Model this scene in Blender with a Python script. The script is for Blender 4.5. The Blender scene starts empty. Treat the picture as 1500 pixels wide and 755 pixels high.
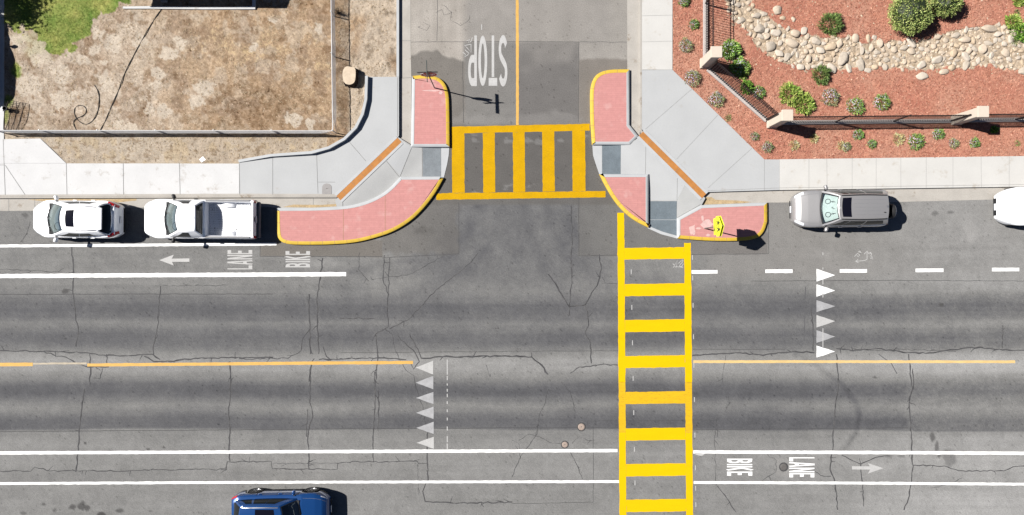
import bpy, bmesh, math, random
import numpy as np
from mathutils import Vector, Matrix
from mathutils.geometry import tessellate_polygon

random.seed(7)
RNG = np.random.default_rng(7)
sc = bpy.context.scene
COL = sc.collection
H = 34.0          # height of the drone above the road, metres
S = 30.0          # survey grid: 30 grid units to the metre, origin under the drone
R = math.radians
K = 0.5           # sunlit display value -> albedo


def G(u, v, z=0.0):
    """survey grid (u east, v south) -> metres, for a point standing at (u, v) on the ground"""
    return Vector(((u - 750) / S, (377.5 - v) / S, z))


def lin(c):
    c = c / 255.0
    return c / 12.92 if c <= 0.04045 else ((c + 0.055) / 1.055) ** 2.4


def D(r, g=None, b=None, k=K):
    if g is None: g = b = r
    return (lin(r) * k, lin(g) * k, lin(b) * k)


def D4(r, g=None, b=None): return D(r, g, b, k=.40)


# ---------------------------------------------------------------- materials
MATS = {}


def pm(name, col, rough=0.8, var=0.12, scale=6.0, fine=0.1, fscale=60.0, bump=0.0, bscale=90.0,
       metal=0.0, spec=0.3, attr=False, coat=0.0, wear=None, wearcol=None, wscale=9.0, stretch=None):
    m = bpy.data.materials.new(name); m.use_nodes = True
    nt = m.node_tree; N = nt.nodes; L = nt.links
    b = N['Principled BSDF']
    b.inputs['Roughness'].default_value = rough
    b.inputs['Metallic'].default_value = metal
    b.inputs['Specular IOR Level'].default_value = spec
    b.inputs['Coat Weight'].default_value = coat
    b.inputs['Coat Roughness'].default_value = 0.04
    tc = N.new('ShaderNodeTexCoord'); vec = tc.outputs['Object']
    if stretch:
        mp = N.new('ShaderNodeMapping'); mp.inputs['Scale'].default_value = stretch
        L.new(vec, mp.inputs['Vector']); vec = mp.outputs['Vector']
    if attr:
        a = N.new('ShaderNodeAttribute'); a.attribute_name = 'Col'; src = a.outputs['Color']
    else:
        rgb = N.new('ShaderNodeRGB'); rgb.outputs[0].default_value = (*col, 1); src = rgb.outputs[0]

    def mul(src, sc_, amp, detail=4.0):
        n = N.new('ShaderNodeTexNoise'); n.inputs['Scale'].default_value = sc_
        n.inputs['Detail'].default_value = detail
        L.new(vec, n.inputs['Vector'])
        mr = N.new('ShaderNodeMapRange')
        mr.inputs['From Min'].default_value = 0.3; mr.inputs['From Max'].default_value = 0.7
        mr.inputs['To Min'].default_value = 1 - amp; mr.inputs['To Max'].default_value = 1 + amp
        L.new(n.outputs['Fac'], mr.inputs['Value'])
        mx = N.new('ShaderNodeVectorMath'); mx.operation = 'SCALE'
        L.new(src, mx.inputs[0]); L.new(mr.outputs[0], mx.inputs['Scale'])
        return mx.outputs[0]
    if var: src = mul(src, scale, var)
    if fine: src = mul(src, fscale, fine, 2.0)
    if wear is not None:
        n = N.new('ShaderNodeTexNoise'); n.inputs['Scale'].default_value = wscale
        n.inputs['Detail'].default_value = 8.0; n.inputs['Roughness'].default_value = 0.75
        L.new(vec, n.inputs['Vector'])
        mr = N.new('ShaderNodeMapRange')
        mr.inputs['From Min'].default_value = wear; mr.inputs['From Max'].default_value = wear + 0.12
        L.new(n.outputs['Fac'], mr.inputs['Value'])
        mx = N.new('ShaderNodeMix'); mx.data_type = 'RGBA'
        L.new(mr.outputs[0], mx.inputs['Factor']); L.new(src, mx.inputs[6])
        mx.inputs[7].default_value = (*wearcol, 1); src = mx.outputs[2]
    L.new(src, b.inputs['Base Color'])
    if bump:
        n = N.new('ShaderNodeTexNoise'); n.inputs['Scale'].default_value = bscale
        n.inputs['Detail'].default_value = 3.0
        L.new(tc.outputs['Object'], n.inputs['Vector'])
        bp = N.new('ShaderNodeBump'); bp.inputs['Strength'].default_value = bump
        bp.inputs['Distance'].default_value = 0.02
        L.new(n.outputs['Fac'], bp.inputs['Height']); L.new(bp.outputs[0], b.inputs['Normal'])
    MATS[name] = m
    return m


def glass_mat(name, tint, refl=0.12):
    m = bpy.data.materials.new(name); m.use_nodes = True
    nt = m.node_tree; N = nt.nodes; L = nt.links
    N.remove(N['Principled BSDF'])
    t = N.new('ShaderNodeBsdfTransparent'); t.inputs[0].default_value = (*tint, 1)
    g = N.new('ShaderNodeBsdfGlossy'); g.inputs['Roughness'].default_value = 0.03
    g.inputs[0].default_value = (0.9, 0.97, 1, 1)
    lw = N.new('ShaderNodeFresnel'); lw.inputs['IOR'].default_value = 1.5
    ad = N.new('ShaderNodeMath'); ad.operation = 'ADD'; ad.inputs[1].default_value = refl
    L.new(lw.outputs[0], ad.inputs[0])
    mx = N.new('ShaderNodeMixShader')
    L.new(ad.outputs[0], mx.inputs[0]); L.new(t.outputs[0], mx.inputs[1]); L.new(g.outputs[0], mx.inputs[2])
    L.new(mx.outputs[0], N['Material Output'].inputs[0])
    MATS[name] = m
    return m


def brick_mat(name, c1, c2, mortar, bw, bh):
    m = pm(name, c1, rough=0.85, var=0.05, fine=0.05)
    nt = m.node_tree; N = nt.nodes; L = nt.links
    b = N['Principled BSDF']
    src = b.inputs['Base Color'].links[0].from_socket
    br = N.new('ShaderNodeTexBrick')
    br.inputs['Color1'].default_value = (1, 1, 1, 1); br.inputs['Color2'].default_value = (*[0.93] * 3, 1)
    br.inputs['Mortar'].default_value = (*mortar, 1)
    br.inputs['Scale'].default_value = 1.0; br.inputs['Mortar Size'].default_value = 0.007
    br.inputs['Mortar Smooth'].default_value = 0.3
    br.inputs['Brick Width'].default_value = bw; br.inputs['Row Height'].default_value = bh
    tc = N.new('ShaderNodeTexCoord'); L.new(tc.outputs['Object'], br.inputs['Vector'])
    mx = N.new('ShaderNodeVectorMath'); mx.operation = 'MULTIPLY'
    L.new(src, mx.inputs[0]); L.new(br.outputs['Color'], mx.inputs[1])
    # pale efflorescence blotches
    n = N.new('ShaderNodeTexNoise'); n.inputs['Scale'].default_value = 1.7; n.inputs['Detail'].default_value = 7
    L.new(tc.outputs['Object'], n.inputs['Vector'])
    mr = N.new('ShaderNodeMapRange'); mr.inputs['From Min'].default_value = 0.60; mr.inputs['From Max'].default_value = 0.72
    mr.inputs['To Max'].default_value = 0.45
    L.new(n.outputs['Fac'], mr.inputs['Value'])
    mm = N.new('ShaderNodeMix'); mm.data_type = 'RGBA'
    L.new(mr.outputs[0], mm.inputs['Factor']); L.new(mx.outputs[0], mm.inputs[6]); mm.inputs[7].default_value = (*c2, 1)
    L.new(mm.outputs[2], b.inputs['Base Color'])
    return m


M = MATS
pm('road_asphalt', None, attr=True, rough=0.93, var=0.07, scale=1.3, fine=0.2, fscale=24, bump=0.25, bscale=60, spec=0.2)
pm('asphalt_seam', D(84, 84, 85), rough=0.9, var=0.25, scale=5, fine=0.2)
pm('asphalt_crack', D(80, 80, 82), rough=0.95, var=0.35, scale=4, fine=0.2)
pm('tyre_smear', D(104, 104, 106), rough=0.9, var=0.15, scale=3)
pm('oil_stain', D(96, 95, 94), rough=0.7, var=0.2, scale=5)
WEARC = D4(170, 169, 168)
pm('white_paint', (0.62, 0.62, 0.61), rough=0.6, var=0.04, scale=3, fine=0.04, wear=0.67, wearcol=WEARC, wscale=5)
pm('worn_white_paint', D4(232, 231, 229), rough=0.7, var=0.06, scale=4, fine=0.12, fscale=25, wear=0.6, wearcol=D4(170, 169, 168), wscale=8)
pm('faded_white_paint', D4(208, 208, 210), rough=0.7, var=0.12, scale=4, fine=0.1, wear=0.58, wearcol=D4(165, 165, 166), wscale=6)
pm('faint_white_paint', D4(228, 214, 190), rough=0.8, var=0.15, scale=4, fine=0.15)
pm('yellow_paint', (0.53, 0.333, 0.0), rough=0.8, spec=0.1, var=0.03, scale=2, fine=0.05, fscale=20, wear=0.61, wearcol=D(236, 190, 20, k=.42), wscale=4, stretch=(.5, 2.2, 1))
pm('worn_yellow_paint', (0.47, 0.285, 0.002), rough=0.7, var=0.06, scale=3, fine=0.08, fscale=18, wear=0.55, wearcol=D(188, 150, 50, k=.42), wscale=7, stretch=(0.6, 3.0, 1))
pm('amber_paint', D(243, 192, 100), rough=0.7, var=0.08, scale=3, fine=0.07, fscale=20, wear=0.62, wearcol=D(198, 165, 115), wscale=6)
pm('curb_yellow', D(255, 214, 78, k=.44), rough=0.65, var=0.08, scale=2.5, fine=0.06, fscale=25, wear=0.66, wearcol=D(248, 200, 110, k=.42), wscale=7)
pm('white_concrete', D(247, 247, 247, k=.44), rough=0.85, var=0.04, scale=1.2, fine=0.03, fscale=30, bump=0.05, wear=0.57, wearcol=D4(220, 214, 206), wscale=1.6)
pm('grey_concrete', D4(227, 229, 230), rough=0.85, var=0.03, scale=1.0, fine=0.03, fscale=30, bump=0.05, wear=0.62, wearcol=D4(212, 208, 202), wscale=1.4)
pm('cream_concrete', D4(252, 250, 245), rough=0.85, var=0.035, scale=1.1, fine=0.03, fscale=30, bump=0.05, wear=0.57, wearcol=D4(228, 219, 205), wscale=1.4)
pm('ramp_concrete', D4(219, 220, 219), rough=0.85, var=0.05, scale=1.5, fine=0.04, fscale=30, bump=0.05, wear=0.66, wearcol=D4(200, 195, 186), wscale=2.2)
pm('gutter_concrete', D4(222, 216, 207), rough=0.9, var=0.08, scale=1.5, fine=0.06, fscale=20, bump=0.08, wear=0.57, wearcol=D4(178, 163, 145), wscale=1.8)
pm('curb_white', D4(231, 234, 236), rough=0.8, var=0.05, scale=2, fine=0.03)
pm('joint', D4(172, 172, 170), rough=0.9, var=0.1)
pm('brown_joint', D(185, 145, 115), rough=0.9, var=0.1)
brick_mat('brick_paving', D(226, 160, 155), D(238, 196, 190), (0.86, 0.84, 0.84), 0.42, 0.105)
pm('tactile_tile', D4(156, 164, 170), rough=0.7, var=0.1, scale=3, fine=0.12, fscale=26, wear=0.66, wearcol=D4(165, 176, 182), wscale=3)
pm('trench_plate', D(206, 140, 74), rough=0.8, var=0.12, scale=4, fine=0.08, wear=0.64, wearcol=D(190, 126, 70), wscale=5)
pm('dirt', None, attr=True, rough=0.95, var=0.12, scale=3, fine=0.22, fscale=22, bump=0.7, bscale=28, spec=0.15)
pm('mulch', None, attr=True, rough=0.95, var=0.08, scale=3, fine=0.2, fscale=24, bump=0.7, bscale=40, spec=0.15)
pm('scatter', None, attr=True, rough=0.9, var=0, fine=0, spec=0.2)
pm('leaf', None, attr=True, rough=0.6, var=0, fine=0, spec=0.35)
pm('sand', D(205, 180, 140), rough=0.95, var=0.15, scale=5, fine=0.2, fscale=30, bump=0.5)
pm('rock_tan', D(226, 208, 186), rough=0.9, var=0.12, scale=5, fine=0.12, fscale=30, bump=0.4, bscale=25)
pm('rock_grey', D(212, 199, 182), rough=0.9, var=0.14, scale=5, fine=0.12, fscale=30, bump=0.4, bscale=25)
pm('rock_white', D(230, 217, 200), rough=0.9, var=0.08, scale=5, fine=0.1, fscale=30, bump=0.4, bscale=25)
pm('rock_buff', D(224, 202, 174), rough=0.9, var=0.12, scale=5, fine=0.12, fscale=30, bump=0.4, bscale=25)
pm('stucco', D(240, 226, 208), rough=0.9, var=0.03, scale=4, fine=0.04, fscale=60, bump=0.1)
pm('dark_metal', (0.012, 0.011, 0.012), rough=0.45, var=0.05, fine=0)
pm('galvanised', D(240, 240, 240), rough=0.5, var=0.05, fine=0.03, metal=0.1)
pm('mow_strip', D(212, 202, 196), rough=0.9, var=0.08, scale=5, fine=0.1)
pm('bark', D(70, 55, 45), rough=0.95, var=0.3, scale=12, bump=0.8, bscale=20)
pm('cut_wood', D(236, 216, 190), rough=0.85, var=0.12, scale=6, fine=0.1, wear=0.64, wearcol=D(185, 150, 115), wscale=7)
pm('black_rubber', (0.012, 0.012, 0.013), rough=0.7, var=0.1, fine=0)
pm('rusty_wire', (0.035, 0.026, 0.02), rough=0.8, var=0.2)
pm('car_white', (0.80, 0.81, 0.82), rough=0.25, var=0, fine=0, spec=0.5, coat=0.6)
pm('bed_white', (0.70, 0.71, 0.73), rough=0.45, var=0.04, scale=4, fine=0.03, wear=0.70, wearcol=(0.3, 0.28, 0.26), wscale=7)
pm('car_silver', (0.37, 0.362, 0.36), rough=0.42, var=0.01, fine=0, metal=0.62, spec=0.5, coat=0.3)
pm('car_blue', (0.007, 0.045, 0.16), rough=0.22, var=0, fine=0, metal=0.25, spec=0.5, coat=0.9)
pm('car_grey', (0.12, 0.12, 0.13), rough=0.3, var=0, fine=0, coat=0.5)
pm('black_trim', (0.012, 0.012, 0.013), rough=0.55, var=0.05, fine=0)
pm('grey_trim', (0.14, 0.14, 0.145), rough=0.5, var=0.05, fine=0)
pm('dark_glass', (0.006, 0.008, 0.009), rough=0.04, var=0, fine=0, spec=0.25)
pm('sunroof_glass', (0.004, 0.004, 0.008), rough=0.06, var=0, fine=0, spec=0.5)
pm('lamp_glass', (0.5, 0.52, 0.55), rough=0.08, var=0.2, scale=12, fine=0, spec=0.6, coat=0.6)
pm('lamp_red', (0.35, 0.008, 0.012), rough=0.12, var=0.05, fine=0, coat=0.6)
pm('alloy', (0.45, 0.45, 0.46), rough=0.3, var=0.03, fine=0, metal=0.8)
pm('chrome', (0.6, 0.6, 0.61), rough=0.15, var=0, fine=0, metal=0.95)
pm('cabin_dark', (0.02, 0.021, 0.022), rough=0.8, var=0.1, fine=0)
pm('dash_grey', (0.20, 0.22, 0.23), rough=0.7, var=0.12, scale=5, fine=0)
pm('seat_grey', (0.16, 0.165, 0.17), rough=0.8, var=0.1, fine=0)
pm('sunshade', (0.50, 0.545, 0.535), rough=0.6, var=0.08, scale=4, fine=0)
pm('plate', (0.55, 0.56, 0.58), rough=0.4, var=0.1, fine=0)
pm('sign_lime', (0.62, 0.66, 0.03), rough=0.5, var=0.02, fine=0)
pm('sign_black', (0.01, 0.01, 0.01), rough=0.5, var=0, fine=0)
pm('sign_red', (0.33, 0.04, 0.03), rough=0.5, var=0.05, fine=0)
pm('sign_white', (0.75, 0.75, 0.75), rough=0.5, var=0, fine=0)
pm('sign_green', (0.05, 0.06, 0.058), rough=0.5, var=0, fine=0)
pm('steel_post', (0.17, 0.15, 0.14), rough=0.6, var=0.1, metal=0.3)
pm('paper', (0.8, 0.8, 0.79), rough=0.8, var=0.02, fine=0)
pm('cover_pale', D4(206, 186, 172), rough=0.7, var=0.12, scale=14, fine=0.1)
pm('iron', D4(138, 134, 130), rough=0.6, var=0.15, scale=10, metal=0.2)
pm('lid_concrete', D4(196, 192, 190), rough=0.85, var=0.06, scale=6)
pm('house_wall', D(205, 195, 178), rough=0.9, var=0.05)
pm('roof_shingle', D(110, 100, 95), rough=0.95, var=0.2, scale=10, bump=0.5)
glass_mat('clear_glass', (0.73, 0.78, 0.765), 0.07)


# ---------------------------------------------------------------- mesh helpers
class MB:
    def __init__(s): s.v = []; s.f = []

    def add(s, vs, fs):
        o = len(s.v); s.v += [tuple(p) for p in vs]; s.f += [tuple(i + o for i in f) for f in fs]; return s

    def poly(s, pts): return s.add(pts, [tuple(range(len(pts)))])

    def box(s, c, d, m=None):
        x, y, z = d[0] / 2, d[1] / 2, d[2] / 2
        vs = [Vector((sx * x, sy * y, sz * z)) for sz in (-1, 1) for sx, sy in ((-1, -1), (1, -1), (1, 1), (-1, 1))]
        if m: vs = [m @ v for v in vs]
        vs = [v + Vector(c) for v in vs]
        return s.add(vs, [(3, 2, 1, 0), (4, 5, 6, 7), (0, 1, 5, 4), (1, 2, 6, 5), (2, 3, 7, 6), (3, 0, 4, 7)])

    def rbox(s, c, d, r=0.03, m=None, top=0.0):
        """box with chamfered vertical edges and top edge"""
        x, y, z = d[0] / 2, d[1] / 2, d[2] / 2

        def ring(i, zz):
            return [(x - i, -y + r + i), (x - i, y - r - i), (x - r - i, y - i), (-x + r + i, y - i), (-x + i, y - r - i), (-x + i, -y + r + i), (-x + r + i, -y + i), (x - r - i, -y + i)], zz
        vs = []
        for i, zz in ((0, -z), (0, z - r), (r * 0.35, z - r * 0.3), (r * 1.0, z)):
            pts, q = ring(i, zz); vs += [Vector((a, b, q)) for a, b in pts]
        fs = [tuple(range(7, -1, -1)), tuple(range(24, 32))]
        for k in range(3):
            for j in range(8):
                a, b = k * 8 + j, k * 8 + (j + 1) % 8; fs.append((a, b, b + 8, a + 8))
        if m: vs = [m @ v for v in vs]
        return s.add([v + Vector(c) for v in vs], fs)

    def prism(s, pts, z0, z1, bottom=False):
        """pts: xy polygon"""
        n = len(pts)
        A = sum(pts[i][0] * pts[(i + 1) % n][1] - pts[(i + 1) % n][0] * pts[i][1] for i in range(n))
        if A < 0: pts = pts[::-1]
        vs = [(p[0], p[1], z0) for p in pts] + [(p[0], p[1], z1) for p in pts]
        fs = [tuple(range(n, 2 * n))] + [(i, (i + 1) % n, n + (i + 1) % n, n + i) for i in range(n)]
        if bottom: fs.append(tuple(range(n - 1, -1, -1)))
        return s.add(vs, fs)

    def tube(s, pts, r, n=6, cap=True):
        pts = [Vector(p) for p in pts]; rs = r if isinstance(r, (list, tuple)) else [r] * len(pts)
        vs = []; fs = []
        up = Vector((0, 0, 1))
        for i, p in enumerate(pts):
            t = (pts[min(i + 1, len(pts) - 1)] - pts[max(i - 1, 0)]).normalized()
            a = t.cross(up if abs(t.z) < 0.95 else Vector((1, 0, 0))).normalized(); b = t.cross(a)
            for k in range(n):
                w = 2 * math.pi * k / n; vs.append(p + (a * math.cos(w) + b * math.sin(w)) * rs[i])
        for i in range(len(pts) - 1):
            for k in range(n):
                fs.append((i * n + k, i * n + (k + 1) % n, (i + 1) * n + (k + 1) % n, (i + 1) * n + k))
        if cap: fs += [tuple(range(n - 1, -1, -1)), tuple(range((len(pts) - 1) * n, len(pts) * n))]
        return s.add(vs, fs)

    def ribbon(s, pts, w, z, zs=None):
        pts = [Vector((p[0], p[1])) for p in pts]; n = len(pts); vs = []
        ws = w if isinstance(w, (list, tuple)) else [w] * n
        for i, p in enumerate(pts):
            t = pts[min(i + 1, n - 1)] - pts[max(i - 1, 0)]
            t = t.normalized() if t.length > 1e-9 else Vector((1, 0))
            nrm = Vector((-t.y, t.x)) * ws[i] / 2
            for q in (p - nrm, p + nrm): vs.append((q.x, q.y, z))
        return s.add(vs, [(2 * i, 2 * i + 2, 2 * i + 3, 2 * i + 1) for i in range(n - 1)])

    def grid(s, fn, nu, nv, flip=False):
        vs = [fn(i / nu, j / nv) for j in range(nv + 1) for i in range(nu + 1)]
        fs = []
        for j in range(nv):
            for i in range(nu):
                a = j * (nu + 1) + i; q = (a, a + 1, a + nu + 2, a + nu + 1)
                fs.append(q[::-1] if flip else q)
        return s.add(vs, fs)

    def lathe(s, prof, n=16, axis='z', c=(0, 0, 0)):
        vs = []
        for r, h in prof:
            for k in range(n):
                a = 2 * math.pi * k / n; x, y = r * math.cos(a), r * math.sin(a)
                p = (x, y, h) if axis == 'z' else (x, h, y)
                vs.append((p[0] + c[0], p[1] + c[1], p[2] + c[2]))
        fs = []
        for i in range(len(prof) - 1):
            for k in range(n):
                q = (i * n + k, i * n + (k + 1) % n, (i + 1) * n + (k + 1) % n, (i + 1) * n + k)
                fs.append(q if axis == 'z' else q[::-1])
        e = tuple(range((len(prof) - 1) * n, len(prof) * n)); b0 = tuple(range(n))
        fs += [e, b0[::-1]] if axis == 'z' else [e[::-1], b0]
        return s.add(vs, fs)

    def mesh(s, name, mat, smooth=None):
        me = bpy.data.meshes.new(name); me.from_pydata(s.v, [], s.f)
        if mat: me.materials.append(M[mat])
        if smooth is not None:
            me.polygons.foreach_set('use_smooth', [True] * len(me.polygons))
            me.set_sharp_from_angle(angle=R(smooth))
        me.update()
        return me

    def build(s, name, mat, parent=None, smooth=None, fix=False):
        me = s.mesh(name, mat, smooth)
        if fix:
            bm = bmesh.new(); bm.from_mesh(me); bmesh.ops.remove_doubles(bm, verts=bm.verts, dist=1e-5)
            bmesh.ops.recalc_face_normals(bm, faces=bm.faces); bm.to_mesh(me); bm.free()
            if smooth is not None: me.set_sharp_from_angle(angle=R(smooth))
        return link(name, me, parent)


def link(name, me, parent=None, loc=None):
    o = bpy.data.objects.new(name, me); COL.objects.link(o)
    if parent: o.parent = parent
    if loc is not None: o.location = loc
    return o


def tag(o, label, cat, group=None):
    o['label'] = label; o['category'] = cat
    if group: o['group'] = group
    return o


def empty(name, label, cat, loc=(0, 0, 0), rz=0.0, group=None):
    o = bpy.data.objects.new(name, None); COL.objects.link(o); o.empty_display_size = 0.2
    o.location = loc; o.rotation_euler = (0, 0, rz)
    return tag(o, label, cat, group)


def struct(o, label=None):
    o['kind'] = 'structure'
    if label: o['label'] = label
    return o


def g2(pts): return [tuple(G(*p)[:2]) for p in pts]


# ---------------------------------------------------------------- numpy noise
TAB = np.random.default_rng(3).random((512, 512))


def vn(x, y, seed=0):
    x = np.asarray(x, float) + seed * 17.31; y = np.asarray(y, float) + seed * 9.77
    xi = np.floor(x).astype(int); yi = np.floor(y).astype(int)
    fx = x - xi; fy = y - yi; fx = fx * fx * (3 - 2 * fx); fy = fy * fy * (3 - 2 * fy)
    a = TAB[xi % 512, yi % 512]; b = TAB[(xi + 1) % 512, yi % 512]
    c = TAB[xi % 512, (yi + 1) % 512]; d = TAB[(xi + 1) % 512, (yi + 1) % 512]
    return (a * (1 - fx) + b * fx) * (1 - fy) + (c * (1 - fx) + d * fx) * fy


def fbm(x, y, seed=0, o=4):
    t = 0; a = 0.5; n = 0
    for k in range(o):
        t = t + a * vn(x * 2 ** k, y * 2 ** k, seed + k * 3); n += a; a *= 0.55
    return t / n


def sstep(a, b, x):
    t = np.clip((x - a) / (b - a), 0, 1); return t * t * (3 - 2 * t)


def pip(px, py, poly):
    ins = np.zeros(np.shape(px), bool); n = len(poly)
    for i in range(n):
        x1, y1 = poly[i]; x2, y2 = poly[(i + 1) % n]
        c = ((y1 > py) != (y2 > py)) & (px < (x2 - x1) * (py - y1) / ((y2 - y1) or 1e-9) + x1)
        ins ^= c
    return ins


def slin(c):
    c = np.clip(c, 0, 255) / 255.0
    return np.where(c <= 0.04045, c / 12.92, ((c + 0.055) / 1.055) ** 2.4) * K


def np_mesh(name, verts, faces, cols=None, mat=None, smooth=False):
    """verts (n,3), faces (m,k) all the same k, cols (n,3) linear albedo"""
    me = bpy.data.meshes.new(name); m, k = faces.shape
    me.vertices.add(len(verts)); me.vertices.foreach_set('co', verts.astype(np.float32).ravel())
    me.loops.add(m * k); me.loops.foreach_set('vertex_index', faces.astype(np.int32).ravel())
    me.polygons.add(m)
    me.polygons.foreach_set('loop_start', np.arange(0, m * k, k, dtype=np.int32))
    if smooth: me.polygons.foreach_set('use_smooth', np.ones(m, bool))
    me.update(calc_edges=True); me.validate()
    if cols is not None:
        at = me.color_attributes.new('Col', 'FLOAT_COLOR', 'POINT')
        c4 = np.ones((len(verts), 4), np.float32); c4[:, :3] = cols; at.data.foreach_set('color', c4.ravel())
    if mat: me.materials.append(M[mat])
    return me


def sheet(us, vs, colfn, zfn, keep=None):
    U, V = np.meshgrid(us, vs)
    nx, ny = len(us), len(vs)
    x = (U - 750) / S; y = (377.5 - V) / S
    verts = np.stack([x, y, zfn(U, V)], -1).reshape(-1, 3)
    i = (np.arange(ny - 1)[:, None] * nx + np.arange(nx - 1)[None]).ravel()
    faces = np.stack([i, i + nx, i + nx + 1, i + 1], -1)
    if keep is not None:
        cu = (U[:-1, :-1] + U[1:, 1:]).ravel() / 2; cv = (V[:-1, :-1] + V[1:, 1:]).ravel() / 2
        faces = faces[keep(cu, cv)]
    return verts, faces, slin(colfn(U, V)).reshape(-1, 3)


# ---------------------------------------------------------------- road (one sheet to the horizon)
def blend(base, col, m): return base * (1 - m[..., None]) + np.array(col, float) * m[..., None]


def rectm(U, V, u0, u1, v0, v1, s=3.0, wob=2.0, seed=0):
    w = (vn(U / 9, V / 9, seed + 40) - 0.5) * 2 * wob
    return sstep(u0 - s, u0 + s, U + w) * (1 - sstep(u1 - s, u1 + s, U + w)) * sstep(v0 - s, v0 + s, V + w) * (1 - sstep(v1 - s, v1 + s, V + w))


def spot(U, V, u, v, ru, rv, soft=0.5, seed=0, wob=0.5):
    d = np.hypot((U - u) / ru, (V - v) / rv) + (fbm(U / 7, V / 7, seed + 60, 3) - 0.5) * 2 * wob
    return 1 - sstep(1 - soft, 1.0, d)


BV = [-300, 300, 372, 400, 415, 428, 436, 448, 458, 466, 474, 482, 490, 500, 510, 520, 530, 543, 556, 566, 576, 586, 595, 604, 613, 622, 628.5, 631, 645, 665, 690, 705, 760, 800]
BG = [148, 148, 149, 151, 151, 143, 130, 117, 115, 125, 139, 131, 119, 119, 133, 158, 171, 166, 138, 108, 105, 126, 143, 129, 110, 106, 112, 145, 154, 160, 158, 154, 155, 154]


def polyd(U, V, pts):
    d = np.full(U.shape, 1e9)
    for (x1, y1), (x2, y2) in zip(pts, pts[1:]):
        dx, dy = x2 - x1, y2 - y1; t = np.clip(((U - x1) * dx + (V - y1) * dy) / (dx * dx + dy * dy), 0, 1)
        d = np.minimum(d, np.hypot(U - x1 - t * dx, V - y1 - t * dy))
    return d


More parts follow.
